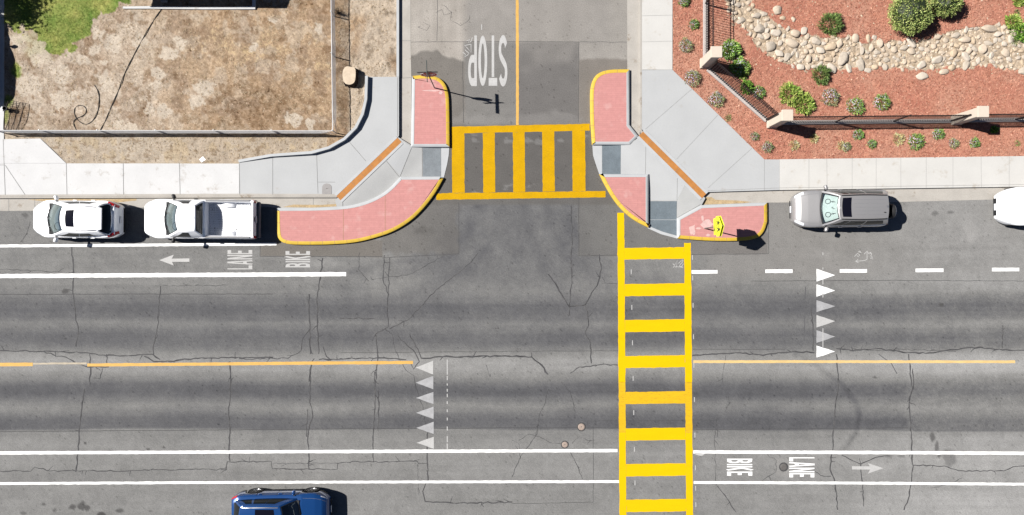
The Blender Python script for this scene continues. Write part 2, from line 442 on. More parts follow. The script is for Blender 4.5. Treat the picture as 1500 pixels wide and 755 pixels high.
def road_col(U, V):
    g = np.interp(V + (vn(U / 120, V / 40, 5) - 0.5) * 7, BV, BG)
    # streaks along the direction of travel
    g = g + (vn(U / 260, V / 1.9, 8) - 0.5) * 7 + (vn(U / 90, V / 7, 9) - 0.5) * 7 + (fbm(U / 40, V / 40, 10) - 0.5) * 14
    inter = sstep(585, 660, U) * (1 - sstep(845, 905, U)) * sstep(285, 300, V) * (1 - sstep(395, 440, V))
    g = g * (1 - inter) + inter * (129 + (fbm(U / 25, V / 25, 12) - 0.5) * 22)
    # right-hand parking lane is paler and warmer
    rf = sstep(1315, 1345, U + (vn(U / 9, V / 3, 41) - .5) * 40) * sstep(545, 560, V) * (1 - sstep(628, 634, V)); g = g * (1 - rf * .45) + 138 * rf * .45
    lf = (1 - sstep(850, 930, U)) * sstep(545, 560, V) * (1 - sstep(624, 632, V)); g = g + lf * 5
    bs = sstep(684, 690, V) * (1 - sstep(703, 708, V)) * (1 - sstep(620, 640, U)); g = g - bs * 5
    for x0, x1, am in ((446, 470, 9), (543, 557, 8), (1326, 1338, 6), (120, 130, 4)):
        g = g + am * sstep(x0 - 2, x0 + 3, U + (vn(V / 12, U * 0, 42) - .5) * 6) * (1 - sstep(x1 - 3, x1 + 2, U + (vn(V / 12, U * 0, 43) - .5) * 6)) * (vn(U / 4, V / 16, 44) - .1)
    for pts, w_, am in (([(830, 292), (836, 330), (860, 365), (905, 398), (1000, 420)], 12, 13), ([(800, 294), (805, 330), (830, 375), (890, 412)], 9, 9), ([(700, 296), (690, 340), (650, 380), (570, 408), (480, 416)], 14, 11), ([(735, 296), (728, 345), (690, 392), (600, 430)], 10, 8), ([(770, 294), (775, 345), (800, 400), (840, 440)], 9, 7), ([(655, 345), (620, 375), (520, 398), (430, 402)], 7, 8),
                        ([(1167, 519), (1196, 535), (1233, 563), (1252, 588), (1259, 605), (1254, 635), (1236, 659)], 4, 16)):
        g = g - am * np.exp(-(polyd(U, V, pts) / w_) ** 2) * (.55 + .9 * vn(U / 14, V / 14, 45))
    g = g + RNG.normal(0, 3.2, U.shape) + (fbm(U / 5, V / 5, 46, 2) - .5) * 10
    g = g + sstep(1120, 1430, U) * np.clip((g - 95) / 55, .1, 1) * (20 + 12 * sstep(700, 735, V))
    dk = np.clip((150 - g) / 40, 0, 1); c = np.stack([g + .8 - dk * 2, g - dk, g - 2 + dk * 4], -1)
    rp = sstep(1010, 1060, U) * (1 - .75 * sstep(1150, 1400, U)) * (1 - sstep(395, 420, V)) * sstep(280, 300, V)
    c = blend(c, (164, 161, 157), rp * 0.7)
    c = blend(c, (176, 174, 171), rectm(U, V, 1137, 1157, 671, 697, 1.5, 1.5, 11) * .6)
    # patch outside the corner kerbs
    c = blend(c, (131, 129, 126), rectm(U, V, 847, 1012, 288, 376, 1.2, 1, 1) * 0.7)
    c = blend(c, (137, 133, 130), rectm(U, V, 1012, 1125, 340, 373, 1.2, 1, 2) * 0.75)
    c = blend(c, (136, 130, 123), rectm(U, V, 381, 560, 352, 376, 1.2, 1, 3) * 0.8)
    c = blend(c, (128, 124, 119), rectm(U, V, 560, 672, 270, 372, 4, 5, 4) * 0.55)
    c = blend(c, (106, 104, 101), spot(U, V, 622, 338, 20, 10, 0.8, 3) * 0.6)
    # side street
    side = rectm(U, V, 590, 945, -400, 300, 2, 0, 5)
    n = (fbm(U / 30, V / 45, 14) - 0.5) * 26 + (vn(U / 5, V / 60, 15) - 0.5) * 10
    st = np.stack([197 + n, 190 + n, 181 + n], -1)
    st = blend(st, (170, 166, 161), sstep(672, 690, U) * .75); st = blend(st, (186, 181, 173), sstep(880, 905, U) * .5)
    low = sstep(60, 64, V)
    st = blend(st, (143, 141, 138), low * sstep(676, 682, U) * (1 - sstep(756, 760, U)) * 0.8)
    st = blend(st, (130, 127, 125), low * (.55 + .45 * sstep(62, 110, V + (vn(U / 20, V / 20, 18) - .5) * 40)) * sstep(756, 760, U) * (1 - sstep(846, 850, U)) * 0.9)
    wv = 84 + 10 * np.sin(U / 21.0) + (vn(U / 8, V * 0, 16) - 0.5) * 8
    st = blend(st, (141, 136, 130), sstep(-2, 2, V - wv) * (1 - sstep(678, 684, U)) * 0.9)
    st = blend(st, (186, 181, 174), rectm(U, V, 848, 920, 66, 86, 3, 5, 6) * 0.6)
    st = blend(st, (146, 139, 132), sstep(-2, 2, V - 87 + (vn(U / 6, V * 0, 17) - 0.5) * 5) * sstep(846, 850, U) * 0.85)
    st = blend(st, (178, 175, 171), rectm(U, V, 660, 850, 168, 184, 5, 8, 7) * 0.35)
    st = blend(st, (118, 116, 113), sstep(180, 190, V) * 0.8)
    xs_ = rectm(U, V, 660, 862, 195, 284, 2, 1, 8)
    st = blend(st, (118, 115, 112), xs_ * 0.8)
    st = blend(st, (150, 148, 146), xs_ * sstep(0.62, 0.72, fbm(U / 16, V / 8, 21)) * ((V < 212) | (V > 270)) * 0.8)
    c = blend(c, np.zeros(3), side * 0) if False else c * (1 - side[..., None]) + st * side[..., None]
    # stains
    for (u, v, ru, rv, col, a) in [(97, 427, 7, 4, 95, .8), (64, 739, 4, 3, 100, .8), (107, 743, 7, 5, 92, .8), (119, 741, 7, 7, 92, .8), (127, 745, 5, 6, 92, .8), (149, 754, 8, 4, 85, .9), (176, 748, 9, 4, 95, .8), (220, 749, 4, 2, 105, .7),
                                   (34, 752, 6, 3, 110, .7), (80, 748, 4, 3, 100, .7), (125, 649, 3, 3, 95, .8), (217, 658, 3, 2, 90, .8), (240, 656, 3, 2, 95, .8), (1390, 672, 11, 16, 138, .8), (1366, 641, 5, 9, 105, .8), (1372, 655, 4, 8, 112, .8),
                                   (1375, 668, 5, 4, 110, .8), (1370, 313, 6, 5, 110, .6), (1393, 311, 6, 3, 115, .6), (1302, 668, 6, 3, 125, .6), (1321, 668, 6, 3, 125, .6), (1265, 722, 5, 14, 148, .5), (1379, 447, 4, 3, 85, .7), (1282, 553, 4, 2, 90, .7), (37, 316, 6, 4, 110, .7)]:
        c = blend(c, (col + 1, col, col - 1), spot(U, V, u, v, ru, rv, 0.45, int(u)) * a)
    for (u, v, ru, rv, a) in [(1422, 340, 18, 26, .5), (1208, 372, 26, 12, .35), (690, 315, 40, 16, .12), (470, 385, 40, 9, .3), (115, 712, 60, 20, .15), (820, 690, 90, 20, .12)]:
        c = blend(c, (196, 194, 191), spot(U, V, u, v, ru, rv, 0.9, int(v)) * a)
    speck = (RNG.random(U.shape) > .985) & (vn(U / 9, V / 9, 32) > 0.4)
    c = c - speck[..., None] * RNG.uniform(8, 38, U.shape)[..., None]
    return c


us = np.concatenate([[-9000, -4000, -1500, -700, -400, -250, -150], np.arange(-70, 1572, 1.9), [1650, 1750, 1900, 2200, 3000, 5500, 10500]])
vs = np.concatenate([[-9000, -3000, -1000, -400, -200], np.arange(-45, 800, 1.9), [880, 1100, 1600, 3500, 9500]])
v_, f_, c_ = sheet(us, vs, road_col, lambda U, V: U * 0.0)
struct(link('road', np_mesh('road', v_, f_, c_ * .845, 'road_asphalt')), 'grey cracked asphalt of the main road and side street')

# ---------------------------------------------------------------- road markings
ZM = 0.004


def ragged(p, step=5.0, amp=.28):
    out = []
    for a, b in zip(p, p[1:] + p[:1]):
        n = max(1, int(math.hypot(b[0] - a[0], b[1] - a[1]) / step)); out.append(a)
        for k in range(1, n): out.append((a[0] + (b[0] - a[0]) * k / n + random.gauss(0, amp), a[1] + (b[1] - a[1]) * k / n + random.gauss(0, amp)))
    return out


def marking(name, polys, mat, z=ZM, label=None):
    mb = MB()
    for i, p in enumerate(polys):
        if name in ('crosswalk', 'lane_line', 'centre_line', 'parking_line', 'lane_dash', 'yield_triangle'): p = ragged(list(p), 5.0, .2 if name == 'crosswalk' else .15)
        q = g2(p)
        n = len(q); A = sum(q[k][0] * q[(k + 1) % n][1] - q[(k + 1) % n][0] * q[k][1] for k in range(n))
        if A < 0: q = q[::-1]
        mb.poly([(x, y, z + 0.0002 * (i % 8)) for x, y in q])
    return struct(mb.build(name, mat), label)


def strip(pts, w):
    """polyline of (u, v) with half-open rectangular outline"""
    up = [(u, v - w / 2) for u, v in pts]; dn = [(u, v + w / 2) for u, v in pts]
    return up + dn[::-1]


marking('parking_line', [strip([(-420, 362), (0, 360.7), (200, 359.3), (405, 357.8)], 4)], 'white_paint')
marking('lane_line', [strip([(-420, 406), (0, 404.7), (250, 403.2), (507, 401.9)], 6)], 'white_paint')
marking('lane_line', [strip([(-420, 665), (0, 663.8), (450, 661.8), (904.5, 660.3)], 4.6)], 'white_paint')
marking('lane_line', [strip([(1015.5, 662.3), (1250, 663), (1500, 664.2), (1950, 666)], 4.8)], 'white_paint')
marking('lane_line', [strip([(-420, 710), (0, 708.5), (450, 706.5), (907, 705.7)], 3.8)], 'white_paint')
marking('lane_line', [strip([(1016, 707), (1250, 707.8), (1500, 709.5), (1950, 712)], 3.9)], 'white_paint')
marking('centre_line', [strip([(-420, 536), (0, 534.3), (48, 534)], 5.2)], 'amber_paint')
marking('centre_line', [strip([(48.5, 533), (90, 532.6), (127, 532.6)], 2.6)], 'faint_white_paint', label='pale worn gap in the yellow centre line')
marking('centre_line', [strip([(128, 534.9), (300, 533.6), (450, 532.2), (605, 531.2)], 4.6)], 'amber_paint')
pm('pale_amber_paint', D(250, 214, 146), rough=0.7, var=0.08, scale=2, fine=0.07, fscale=20, wear=0.62, wearcol=D(226, 200, 156), wscale=5)
marking('centre_line', [strip([(1015.5, 530), (1200, 530), (1487, 530.2)], 4)], 'pale_amber_paint')
marking('centre_line', [[(755, -200), (759.5, -200), (760, 184), (756, 184)]], 'amber_paint', label='yellow line down the middle of the side street')
for a, b, v in [(1013, 1051, 398.6), (1121, 1161, 397.6), (1230, 1270, 397.2), (1341, 1382, 396.3), (1453, 1493, 395.2), (1565, 1605, 394)]:
    marking('lane_dash', [strip([(a, v), (b, v - 0.2)], 5.2)], 'white_paint')
sh = [0, 0, 2, 1, 2, 0]
for k, (a, b) in enumerate([(394, 412.7), (416.7, 435), (440, 457.5), (461.5, 480), (484, 502.5), (506.5, 524)]):
    marking('yield_triangle', [[(1196, a), (1223.3, (a + b) / 2), (1196, b)]], ['white_paint', 'worn_white_paint', 'faded_white_paint'][sh[k]])
sh = [1, 2, 2, 2, 2, 1]
for k, (a, b) in enumerate([(528.7, 548.7), (551, 570.5), (574.5, 592), (596, 614), (618, 636), (640, 657.7)]):
    marking('yield_triangle', [[(634.5 + k * .2, a), (608.7 + k * .25, (a + b) / 2), (634.5 + k * .2, b)]], ['white_paint', 'worn_white_paint', 'faded_white_paint'][sh[k]])

# yellow ladder crosswalks
cw = [[(661, 186), (864, 181.5), (864, 191.5), (661, 196)], [(639, 283.5), (887, 280), (887, 289.3), (639, 293)]]
for a, b in [(661.6, 680), (707, 724.7), (751, 768.6), (794, 812), (838, 857)]:
    t = lambda u: 196 - (u - 661) / 203 * 4.6
    q = lambda u: 283.2 - (u - 639) / 248 * 3.5
    cw.append([(a, t(a) + .05), (b, t(b) + .05), (b + .8, q(b)), (a + .8, q(a))])
pm('old_yellow_paint', (0.39, 0.222, 0.001), rough=0.8, spec=0.1, var=0.07, scale=2, fine=0.1, fscale=20, wear=0.58, wearcol=D(206, 160, 50, k=.42), wscale=6)
marking('crosswalk', cw, 'old_yellow_paint', label='yellow ladder crosswalk across the side street')
cw = []; worn = []
lx = lambda v: 904.2 + (v - 312) / 443 * 3.2
rx = lambda v: 1002 + (v - 360) / 395 * 3.0
seg = [(312, 560, 0), (560, 634, 1), (634, 900, 0)]
for a, b, w in seg:
    (worn if w else cw).append([(lx(a), a), (lx(a) + 10, a), (lx(b) + 10.2, b), (lx(b), b)])
    a2 = max(a, 356)
    (worn if w else cw).append([(rx(a2), a2), (rx(a2) + 10, a2), (rx(b) + 10.2, b), (rx(b), b)])
for k, (a, b) in enumerate([(363, 380), (416, 433.8), (468.5, 486.5), (521.3, 539), (574, 592), (627.3, 645.3), (679.6, 697.8), (731.7, 750), (784, 802), (836, 854)]):
    p = [(lx(a) + 10.1, a + .5), (rx(a) - .1, a - .8), (rx(b) - .1, b - .8), (lx(b) + 10.1, b + .5)]
    (worn if k in (4,) else cw).append(p)
marking('crosswalk', cw, 'yellow_paint', label='yellow ladder crosswalk across the main road')
marking('crosswalk', worn, 'worn_yellow_paint', label='tyre-scuffed yellow rungs of the main road crosswalk')

marking('paint_spill', [[(1017, 664), (1021, 663.5), (1030, 664.5), (1032, 666), (1028, 668), (1024, 667.5), (1019, 666)]], 'worn_white_paint', z=.0062)
# thin survey dashes
th = []
for v in [395, 447, 499, 551, 601, 655, 704]: th.append([(924 + (v - 395) * .018, v), (925.2 + (v - 395) * .018, v), (925.2 + (v - 395) * .018, v + 7), (924 + (v - 395) * .018, v + 7)])
for v in [374, 404, 444, 490, 532, 582, 634, 682, 712, 736]: th.append([(1013.6 + (v - 374) * .014, v), (1014.8 + (v - 374) * .014, v), (1014.9 + (v - 374) * .014, v + 7), (1013.7 + (v - 374) * .014, v + 7)])
for v, h in [(527, 22), (551, 6), (562, 3), (570, 4), (577, 5), (588, 4), (600, 4), (612, 4), (625, 6), (639, 9), (650, 8)]: th.append([(654.4, v), (655.8, v), (655.9, v + h), (654.5, v + h)])
for v, h in [(409, 8), (430, 6), (481, 16), (496, 13), (370, 4), (392, 3)]: th.append([(1204.8, v), (1206, v), (1206, v + h), (1204.8, v + h)])
th.append([(705, 36), (706.2, 36), (706.2, 44), (705, 44)])
marking('survey_dash', th, 'worn_white_paint', z=0.003)

marking('bike_arrow', [[(233.3, 381.3), (254.7, 373.3), (251.7, 379.2), (277.5, 378.8), (277.5, 383.8), (251.7, 383.8), (254.7, 389.2)]], 'worn_white_paint')
marking('bike_arrow', [[(1248, 683.3), (1274, 683.3), (1271.3, 678.7), (1293.7, 686), (1271.3, 694), (1274.7, 688), (1248, 688)]], 'worn_white_paint')

arc = lambda cx, cy, rx_, ry_, a0, a1, n=14: [(cx + rx_ * math.cos(R(a0 + (a1 - a0) * k / n)), cy + ry_ * math.sin(R(a0 + (a1 - a0) * k / n))) for k in range(n + 1)]
# glyphs: strokes in a unit box, v up
GLY = {
    'S': [arc(.5, .73, .36, .2, 20, 190) [0:] + arc(.5, .73, .36, .2, 200, 235, 4) + arc(.5, .27, .36, .2, 55, -10, 6) + arc(.5, .27, .36, .2, -20, -160)],
    'T': [[(0, .915), (1, .915)], [(.5, 0), (.5, .82)]],
    'O': [arc(.5, .5, .36, .42, 0, 360, 36)],
    'P': [[(.15, 0), (.15, 1)], [(.3, .92), (.55, .92)] + arc(.55, .69, .31, .23, 80, -80) + [(.55, .46), (.3, .46)]],
    'B': [[(.16, 0), (.16, 1)], [(.3, .91), (.55, .91)] + arc(.55, .72, .28, .19, 80, -80) + [(.55, .53), (.33, .53)], [(.33, .5), (.55, .5)] + arc(.55, .28, .3, .2, 75, -80) + [(.55, .09), (.3, .09)]],
    'I': [[(.5, 0), (.5, 1)]],
    'K': [[(.15, 0), (.15, 1)], [(.85, 1), (.3, .5)], [(.4, .6), (.85, 0)]],
    'E': [[(.15, 0), (.15, 1)], [(.3, .92), (1, .92)], [(.3, .5), (.85, .5)], [(.3, .08), (1, .08)]],
    'L': [[(.15, 0), (.15, 1)], [(.3, .08), (1, .08)]],
    'A': [[(.12, 0), (.45, 1)], [(.55, 1), (.88, 0)], [(.3, .3), (.7, .3)]],
    'N': [[(.14, 0), (.14, 1)], [(.2, .95), (.8, .05)], [(.86, 0), (.86, 1)]],
}


def glyphs(mb, word, place, widths, gap, pw, ph, dz=0.0003, z0=ZM):
    """place(u, v) -> point xyz ; u runs along the word, v is letter height 0..1"""
    u0 = 0; k = 0
    for ch, w in zip(word, widths):
        for st in GLY[ch]:
            n = len(st); A = []; B = []
            iw = pw if ch != 'I' else 0.9
            for i, (x, y) in enumerate(st):
                tx = st[min(i + 1, n - 1)][0] - st[max(i - 1, 0)][0]; ty = st[min(i + 1, n - 1)][1] - st[max(i - 1, 0)][1]
                if ch == 'O' and i in (0, n - 1): tx, ty = st[1][0] - st[n - 2][0], st[1][1] - st[n - 2][1]
                l = math.hypot(tx, ty) or 1; nx, ny = -ty / l, tx / l
                ox, oy = nx * iw / 2, ny * ph / 2
                A.append((x + ox, y + oy)); B.append((x - ox, y - oy))
            vs = []
            for a, b in zip(A, B):
                for q in (a, b):
                    p = place(u0 + q[0] * w, q[1]); vs.append((p[0], p[1], p[2] + z0 + dz * k) if len(p) == 3 else (p[0], p[1], z0 + dz * k))
            mb.add(vs, [(2 * i, 2 * i + 1, 2 * i + 3, 2 * i + 2) for i in range(n - 1)])
            k += 1
        u0 += w + gap
    return mb


def upward(o):
    me = o.data; bm = bmesh.new(); bm.from_mesh(me)
    for f in bm.faces:
        if f.normal.z < 0: f.normal_flip()
    bm.to_mesh(me); bm.free(); return o


struct(upward(glyphs(MB(), 'STOP', lambda u, v: tuple(G(743.2 - u, 52.2 + v * 74.3)[:2]), [12.6, 12.6, 12.8, 12.8], 2.2, .30, .155).build('stop_lettering', 'worn_white_paint')), 'word STOP in white paint on the side street')
struct(upward(glyphs(MB(), 'BIKE', lambda u, v: tuple(G(454.3 - v * 36, 392 - u)[:2]), [6.3, 1.8, 6.6, 5.6], 1.2, .29, .16).build('bike_lettering', 'worn_white_paint')), 'word BIKE in white paint')
struct(upward(glyphs(MB(), 'LANE', lambda u, v: tuple(G(369.8 - v * 36.6, 395 - u)[:2]), [6.0, 6.6, 6.8, 6.0], 1.0, .25, .15).build('lane_lettering', 'worn_white_paint')), 'word LANE in white paint')
struct(upward(glyphs(MB(), 'BIKE', lambda u, v: tuple(G(1065 + v * 37, 672 + u)[:2]), [6.6, 1.8, 7.0, 6.0], 1.2, .29, .16).build('bike_lettering', 'white_paint')), 'word BIKE in white paint')
struct(upward(glyphs(MB(), 'LANE', lambda u, v: tuple(G(1156 + v * 37, 670 + u)[:2]), [6.0, 7.0, 7.0, 6.2], 1.1, .24, .15).build('lane_lettering', 'white_paint')), 'word LANE in white paint')

# sprayed survey marks
sp = MB()
spr = [[(1253.5, 383), (1266, 382), (1270, 380), (1270, 369)], [(1266, 372.5), (1270, 368), (1273, 372.5)], [(1257, 380), (1253.2, 383), (1257.5, 385.2)],
       [(1251.5, 376), (1256, 371.5), (1259.5, 373.5), (1257, 376.5), (1255, 374)], [(1257, 369), (1261, 370)], [(1259, 367.5), (1261.5, 371)], [(1274, 371), (1277, 372), (1275.5, 375), (1278, 377), (1273.5, 380.5), (1276, 377), (1278, 380)], [(1272.5, 371), (1276, 370)],
       [(985.5, 386.5), (989, 390), (986, 392.5), (988, 389), (992, 381.5), (991, 391), (1000.5, 391.8)], [(989, 391.5), (992, 391)], [(994, 386), (998, 382), (1000, 384), (997, 387), (995, 390), (998.5, 391), (1001, 386.5)], [(999, 380.5), (1001, 383)],
       [(690, 65), (690, 77), (684, 70), (680.5, 67), (690, 65)], [(684, 60), (688, 58), (686, 63), (690, 61), (692, 55)], [(678, 77), (682, 80), (680, 84), (685, 81), (687, 78), (683, 75)], [(681, 73), (685, 77)]]
for k, p in enumerate(spr): sp.ribbon([tuple(G(*q)[:2]) for q in p], 0.032, 0.0045 + 0.0002 * (k % 9))
struct(upward(sp.build('survey_mark', 'worn_white_paint')), 'white sprayed survey marks on the asphalt')


# ---------------------------------------------------------------- cracks, seams
def jit(pts, step=5, amp=1.0):
    out = [pts[0]]
    for a, b in zip(pts, pts[1:]):
        n = max(1, int(math.hypot(b[0] - a[0], b[1] - a[1]) / step))
        for k in range(1, n + 1):
            t = k / n; j = amp if k < n else amp * 0.3
            out.append((a[0] + (b[0] - a[0]) * t + random.uniform(-j, j), a[1] + (b[1] - a[1]) * t + random.uniform(-j, j)))
    return out


CR = [
    (2, [(105, 362), (108, 399), (107, 431), (111, 463), (115, 485), (111.5, 508)]), (1.6, [(0, 514), (32, 514), (64, 515), (83, 522), (96, 523), (112, 533), (128, 537.5), (160, 537.5)]),
    (1.8, [(64, 515), (128, 517), (155, 521), (192, 521), (224, 519), (235, 527)]), (2, [(211, 522), (225, 530), (250, 530), (270, 526), (300, 525), (400, 524)]), (1.5, [(235, 419), (233, 437), (231, 477), (224, 511), (225, 519)]), (1.0, [(227, 419), (280, 419), (333, 418)]),
    (1.6, [(131, 519), (133, 538), (131, 559)]), (1.4, [(156, 519), (157, 535)]), (1.3, [(150, 540), (147, 555)]), (2.2, [(336, 530), (337, 541), (338, 559), (337, 582), (335, 603), (337, 635), (335, 659), (337, 676)]),
    (2, [(124, 570), (119, 603), (116, 632), (115, 659), (111, 691)]), (1.3, [(0, 690.5), (45, 690.5), (51, 684), (64, 687), (69, 690), (112, 690), (187, 690), (267, 688), (332, 688), (333, 677), (397, 676), (399, 687), (454, 687.5), (494, 687.5), (495, 679), (523, 676), (545, 677), (611, 676), (613, 679), (626, 679.5)]),
    (1.0, [(399, 679), (495, 679)]), (1.9, [(455, 545), (454, 590), (458, 610), (453, 625), (451, 640), (453, 688)]), (1.4, [(450, 600), (449, 640)]), (1.6, [(549, 545), (549, 590), (547, 630), (547, 678)]), (1.7, [(554, 570), (555, 600), (554, 632)]),
    (1.8, [(627, 632), (626, 656), (627, 704), (619, 720), (623, 735), (660, 737), (750, 736)]), (0.9, [(612, 680), (613, 725)]), (2, [(473, 378), (467, 423), (465, 434), (465, 477), (467, 519)]), (2.2, [(453, 431), (453, 463), (454, 482), (455, 519)]), (1.4, [(454, 482), (443, 498), (441, 514), (422, 525), (350, 526)]),
    (2.2, [(457, 530), (453, 559)]), (1.3, [(473, 508), (478, 522), (485, 528)]), (1.6, [(563, 374), (561, 410), (569, 431), (567, 455), (569, 479), (550, 490), (553, 519), (551, 557)]), (1.3, [(571, 378), (569, 430)]), (1.8, [(467, 527), (499, 526), (531, 525), (579, 525), (595, 527)]),
    (1.1, [(573, 487), (579, 514), (585, 527), (595, 543), (606, 551), (610, 567), (620, 600), (625, 632)]), (1.4, [(587, 498), (606, 514), (614, 530), (606, 541), (601, 530)]), (1.3, [(600, 490), (612, 512), (617, 525)]), (2.6, [(617, 525), (630, 525), (643, 523), (697, 522.5), (745, 522), (779, 523), (793, 535), (803, 549)]), (1.5, [(497, 466), (542, 467)]),
    (1.4, [(700, 371), (690, 385), (679, 394), (662, 407), (638, 426), (598, 469), (571, 482)]), (1.0, [(545, 410), (600, 402), (650, 375)]), (2, [(803, 402), (817, 421), (833, 449), (857, 447), (867, 429), (875, 418), (881, 394), (878, 373)]), (1.6, [(837, 300), (838, 340), (837, 370), (837.5, 410), (834, 447), (835, 463)]),
    (1.7, [(858, 450), (861, 458), (862, 477), (857, 487), (865, 503), (866, 533)]), (1.5, [(905, 535), (881, 534), (865, 537), (849, 538), (835, 547)]), (0.9, [(881, 416), (904, 416)]), (2.2, [(1014, 521), (1043, 519), (1065, 518), (1083, 517), (1118, 521), (1140, 517), (1164, 515), (1193, 517)]),
    (2, [(1225, 511), (1249, 514), (1287, 511), (1329, 517), (1367, 517), (1407, 511), (1433, 509), (1468, 513), (1500, 513), (1560, 511)]), (1.0, [(1250, 511), (1287, 514), (1320, 512), (1400, 515)]), (1.6, [(1188, 450), (1191, 482), (1191, 514)]), (1.0, [(1063, 521), (1058, 560)]), (1.8, [(1225, 519), (1227, 543), (1228, 570), (1224, 595), (1221, 630), (1220, 659), (1217, 670), (1216, 688), (1223, 707), (1227, 747)]),
    (1.8, [(1331, 519), (1333, 543), (1337, 569), (1332, 590), (1333, 608), (1335, 635), (1336, 667), (1337, 688), (1332, 726), (1324, 747)]), (1.6, [(1337, 540), (1338, 571)]), (1.4, [(1469, 477), (1468, 511)]), (1.6, [(1233, 667), (1260, 680), (1284, 670), (1303, 668)]), (1.5, [(1261, 680), (1263, 704), (1265, 742)]), (1.2, [(1124, 666), (1137, 675), (1137, 691), (1116, 704)]), (1.3, [(1193, 691), (1207, 698), (1217, 698)]),
    (1.3, [(1337, 682), (1367, 682), (1383, 683), (1404, 690), (1441, 690), (1471, 690), (1484, 684), (1500, 683), (1560, 684)]), (1.0, [(1365, 715), (1395, 708), (1410, 700)]), (1.1, [(803, 571), (798, 592), (790, 608), (787, 635), (761, 672), (750, 699)]), (0.9, [(822, 560), (835, 575), (843, 605)]), (1.2, [(835, 662), (846, 683), (853, 702)]), (1.3, [(1051, 712), (1065, 731), (1078, 750)]),
    (0.9, [(760, 645), (775, 636), (790, 640), (810, 650), (830, 652)]), (0.9, [(838, 650), (848, 640), (860, 645), (870, 645)]), (0.9, [(750, 645), (760, 650), (763, 672)]), (0.7, [(650, 8), (662, 18), (660, 30), (675, 38), (688, 28)]), (0.6, [(612, 40), (625, 45), (630, 38), (620, 33)]), (0.6, [(662, 18), (650, 22), (648, 14)]),
    (0.9, [(1051, 610), (1047, 640), (1049, 712)]), (0.8, [(1067, 580), (1068, 592), (1063, 602)]), (1.2, [(0, 395), (40, 396), (90, 399)]), (1.1, [(30, 355), (40, 340), (44, 325)]), (0.9, [(712, 535), (718, 552)]), (0.9, [(527, 370), (525, 395), (540, 412)]),
]
pm('crack_edge', D(112, 111, 111), rough=.95, var=.15, scale=3, fine=.25, fscale=24)
mb = MB(); hal = MB()
for k, (w, p) in enumerate(CR):
    q = jit(p); ww = [w / S * random.uniform(0.25, 0.85) for _ in q]
    mb.ribbon([tuple(G(*a)[:2]) for a in q], ww, 0.0022 + 0.00012 * (k % 12))
    if w > 1.2: hal.ribbon([tuple(G(*a)[:2]) for a in q], [w / S * random.uniform(0.5, 1.5) for _ in q], 0.0012 + 0.00008 * (k % 10))
    for _ in range(max(1, len(q) // 9)):       # side branches
        i = random.randrange(len(q)); a = random.uniform(0, 6.28); L_ = random.uniform(4, 11)
        b = jit([q[i], (q[i][0] + math.cos(a) * L_, q[i][1] + math.sin(a) * L_)], 3, 0.8)
        mb.ribbon([tuple(G(*c)[:2]) for c in b], [w / S * 0.5 * (1 - j / len(b)) + 0.008 for j in range(len(b))], 0.0021)
struct(upward(hal.build('crack_edge', 'crack_edge')))
struct(upward(mb.build('road_crack', 'asphalt_crack')), 'cracks running through the asphalt')
mb = MB()
for k, (w, p) in enumerate([(0.9, [(848, 290), (848, 375), (1012, 372)]), (0.8, [(672, 297), (672, 372), (560, 378)]), (0.9, [(381, 353), (381, 376), (560, 376)]), (0.8, [(1126, 300), (1126, 372), (1012, 373)]), (0.8, [(869, 624), (869, 736), (750, 738)]), (0.7, [(602, 62), (700, 61), (918, 62)]), (0.7, [(848, 62), (847, 180)]), (0.8, [(678, 90), (679, 180)]), (1.0, [(-60, 432), (200, 431), (400, 431)]),
                            (1.0, [(0, 632.5), (450, 629), (750, 627), (905, 627)]), (0.9, [(1015, 630), (1330, 627)]), (0.8, [(860, 617), (1050, 616), (1051, 640)]), (0.8, [(1100, 412), (1300, 411), (1500, 412)]), (0.7, [(500, 517), (750, 515), (905, 514)]), (0.7, [(1015, 512), (1150, 512)]), (0.7, [(640, 60), (641, 0)])]):
    mb.ribbon([tuple(G(*a)[:2]) for a in jit(p, 8, 0.35)], w / S * 0.8, 0.0012 + 0.00008 * k)
struct(upward(mb.build('paving_seam', 'asphalt_seam')))
mb = MB()
for w, p in [(1.2, [(1287, 519), (1306, 533), (1314, 548)]), (1.3, [(1180, 420), (1178, 500)])]: mb.ribbon([tuple(G(*a)[:2]) for a in jit(p, 4, .2)], w / S, .0017)
struct(upward(mb.build('tyre_mark', 'tyre_smear')))


# ---------------------------------------------------------------- pavements, kerbs, gutters
def slab(name, pts, z1, mat, z0=-0.05, label=None):
    return struct(MB().prism(g2(pts), z0, z1).build(name, mat), label)


def lines(name, segs, mat, w, z):
    mb = MB()
    for k, p in enumerate(segs): mb.ribbon([tuple(G(*a)[:2]) for a in p], w, z + 0.0001 * (k % 5))
    return struct(upward(mb.build(name, mat)))


ZS = 0.15
# north-west corner
slab('sidewalk', [(-450, 240), (100, 240.2), (352, 240.5), (352, 286.5), (-450, 289)], ZS, 'white_concrete', label='bright white concrete sidewalk along the dirt yard')
slab('driveway', [(-200, -250), (9, -250), (9, 205), (62, 204), (99.7, 240), (-200, 240)], ZS + 0.003, 'white_concrete')
curve_in = [(352, 239), (400, 231), (460, 227), (485, 220), (508, 207), (525, 190), (535, 170), (540, 148), (541, 114)]
slab('sidewalk', [(352.3, 286.5)] + curve_in + [(582, 114), (585, 114), (585, 200), (498, 286.5)], ZS + 0.001, 'grey_concrete', label='grey new concrete sidewalk curving round the corner')
slab('curb', [(581.5, -350), (585.2, -350), (585.2, 113.8), (581.5, 113.8)], ZS + 0.004, 'curb_white')
lines('curb', [[(-450, 288.6), (0, 287.5), (352, 286), (494, 286.5)]], 'gutter_concrete', 0.11, ZS + 0.005)
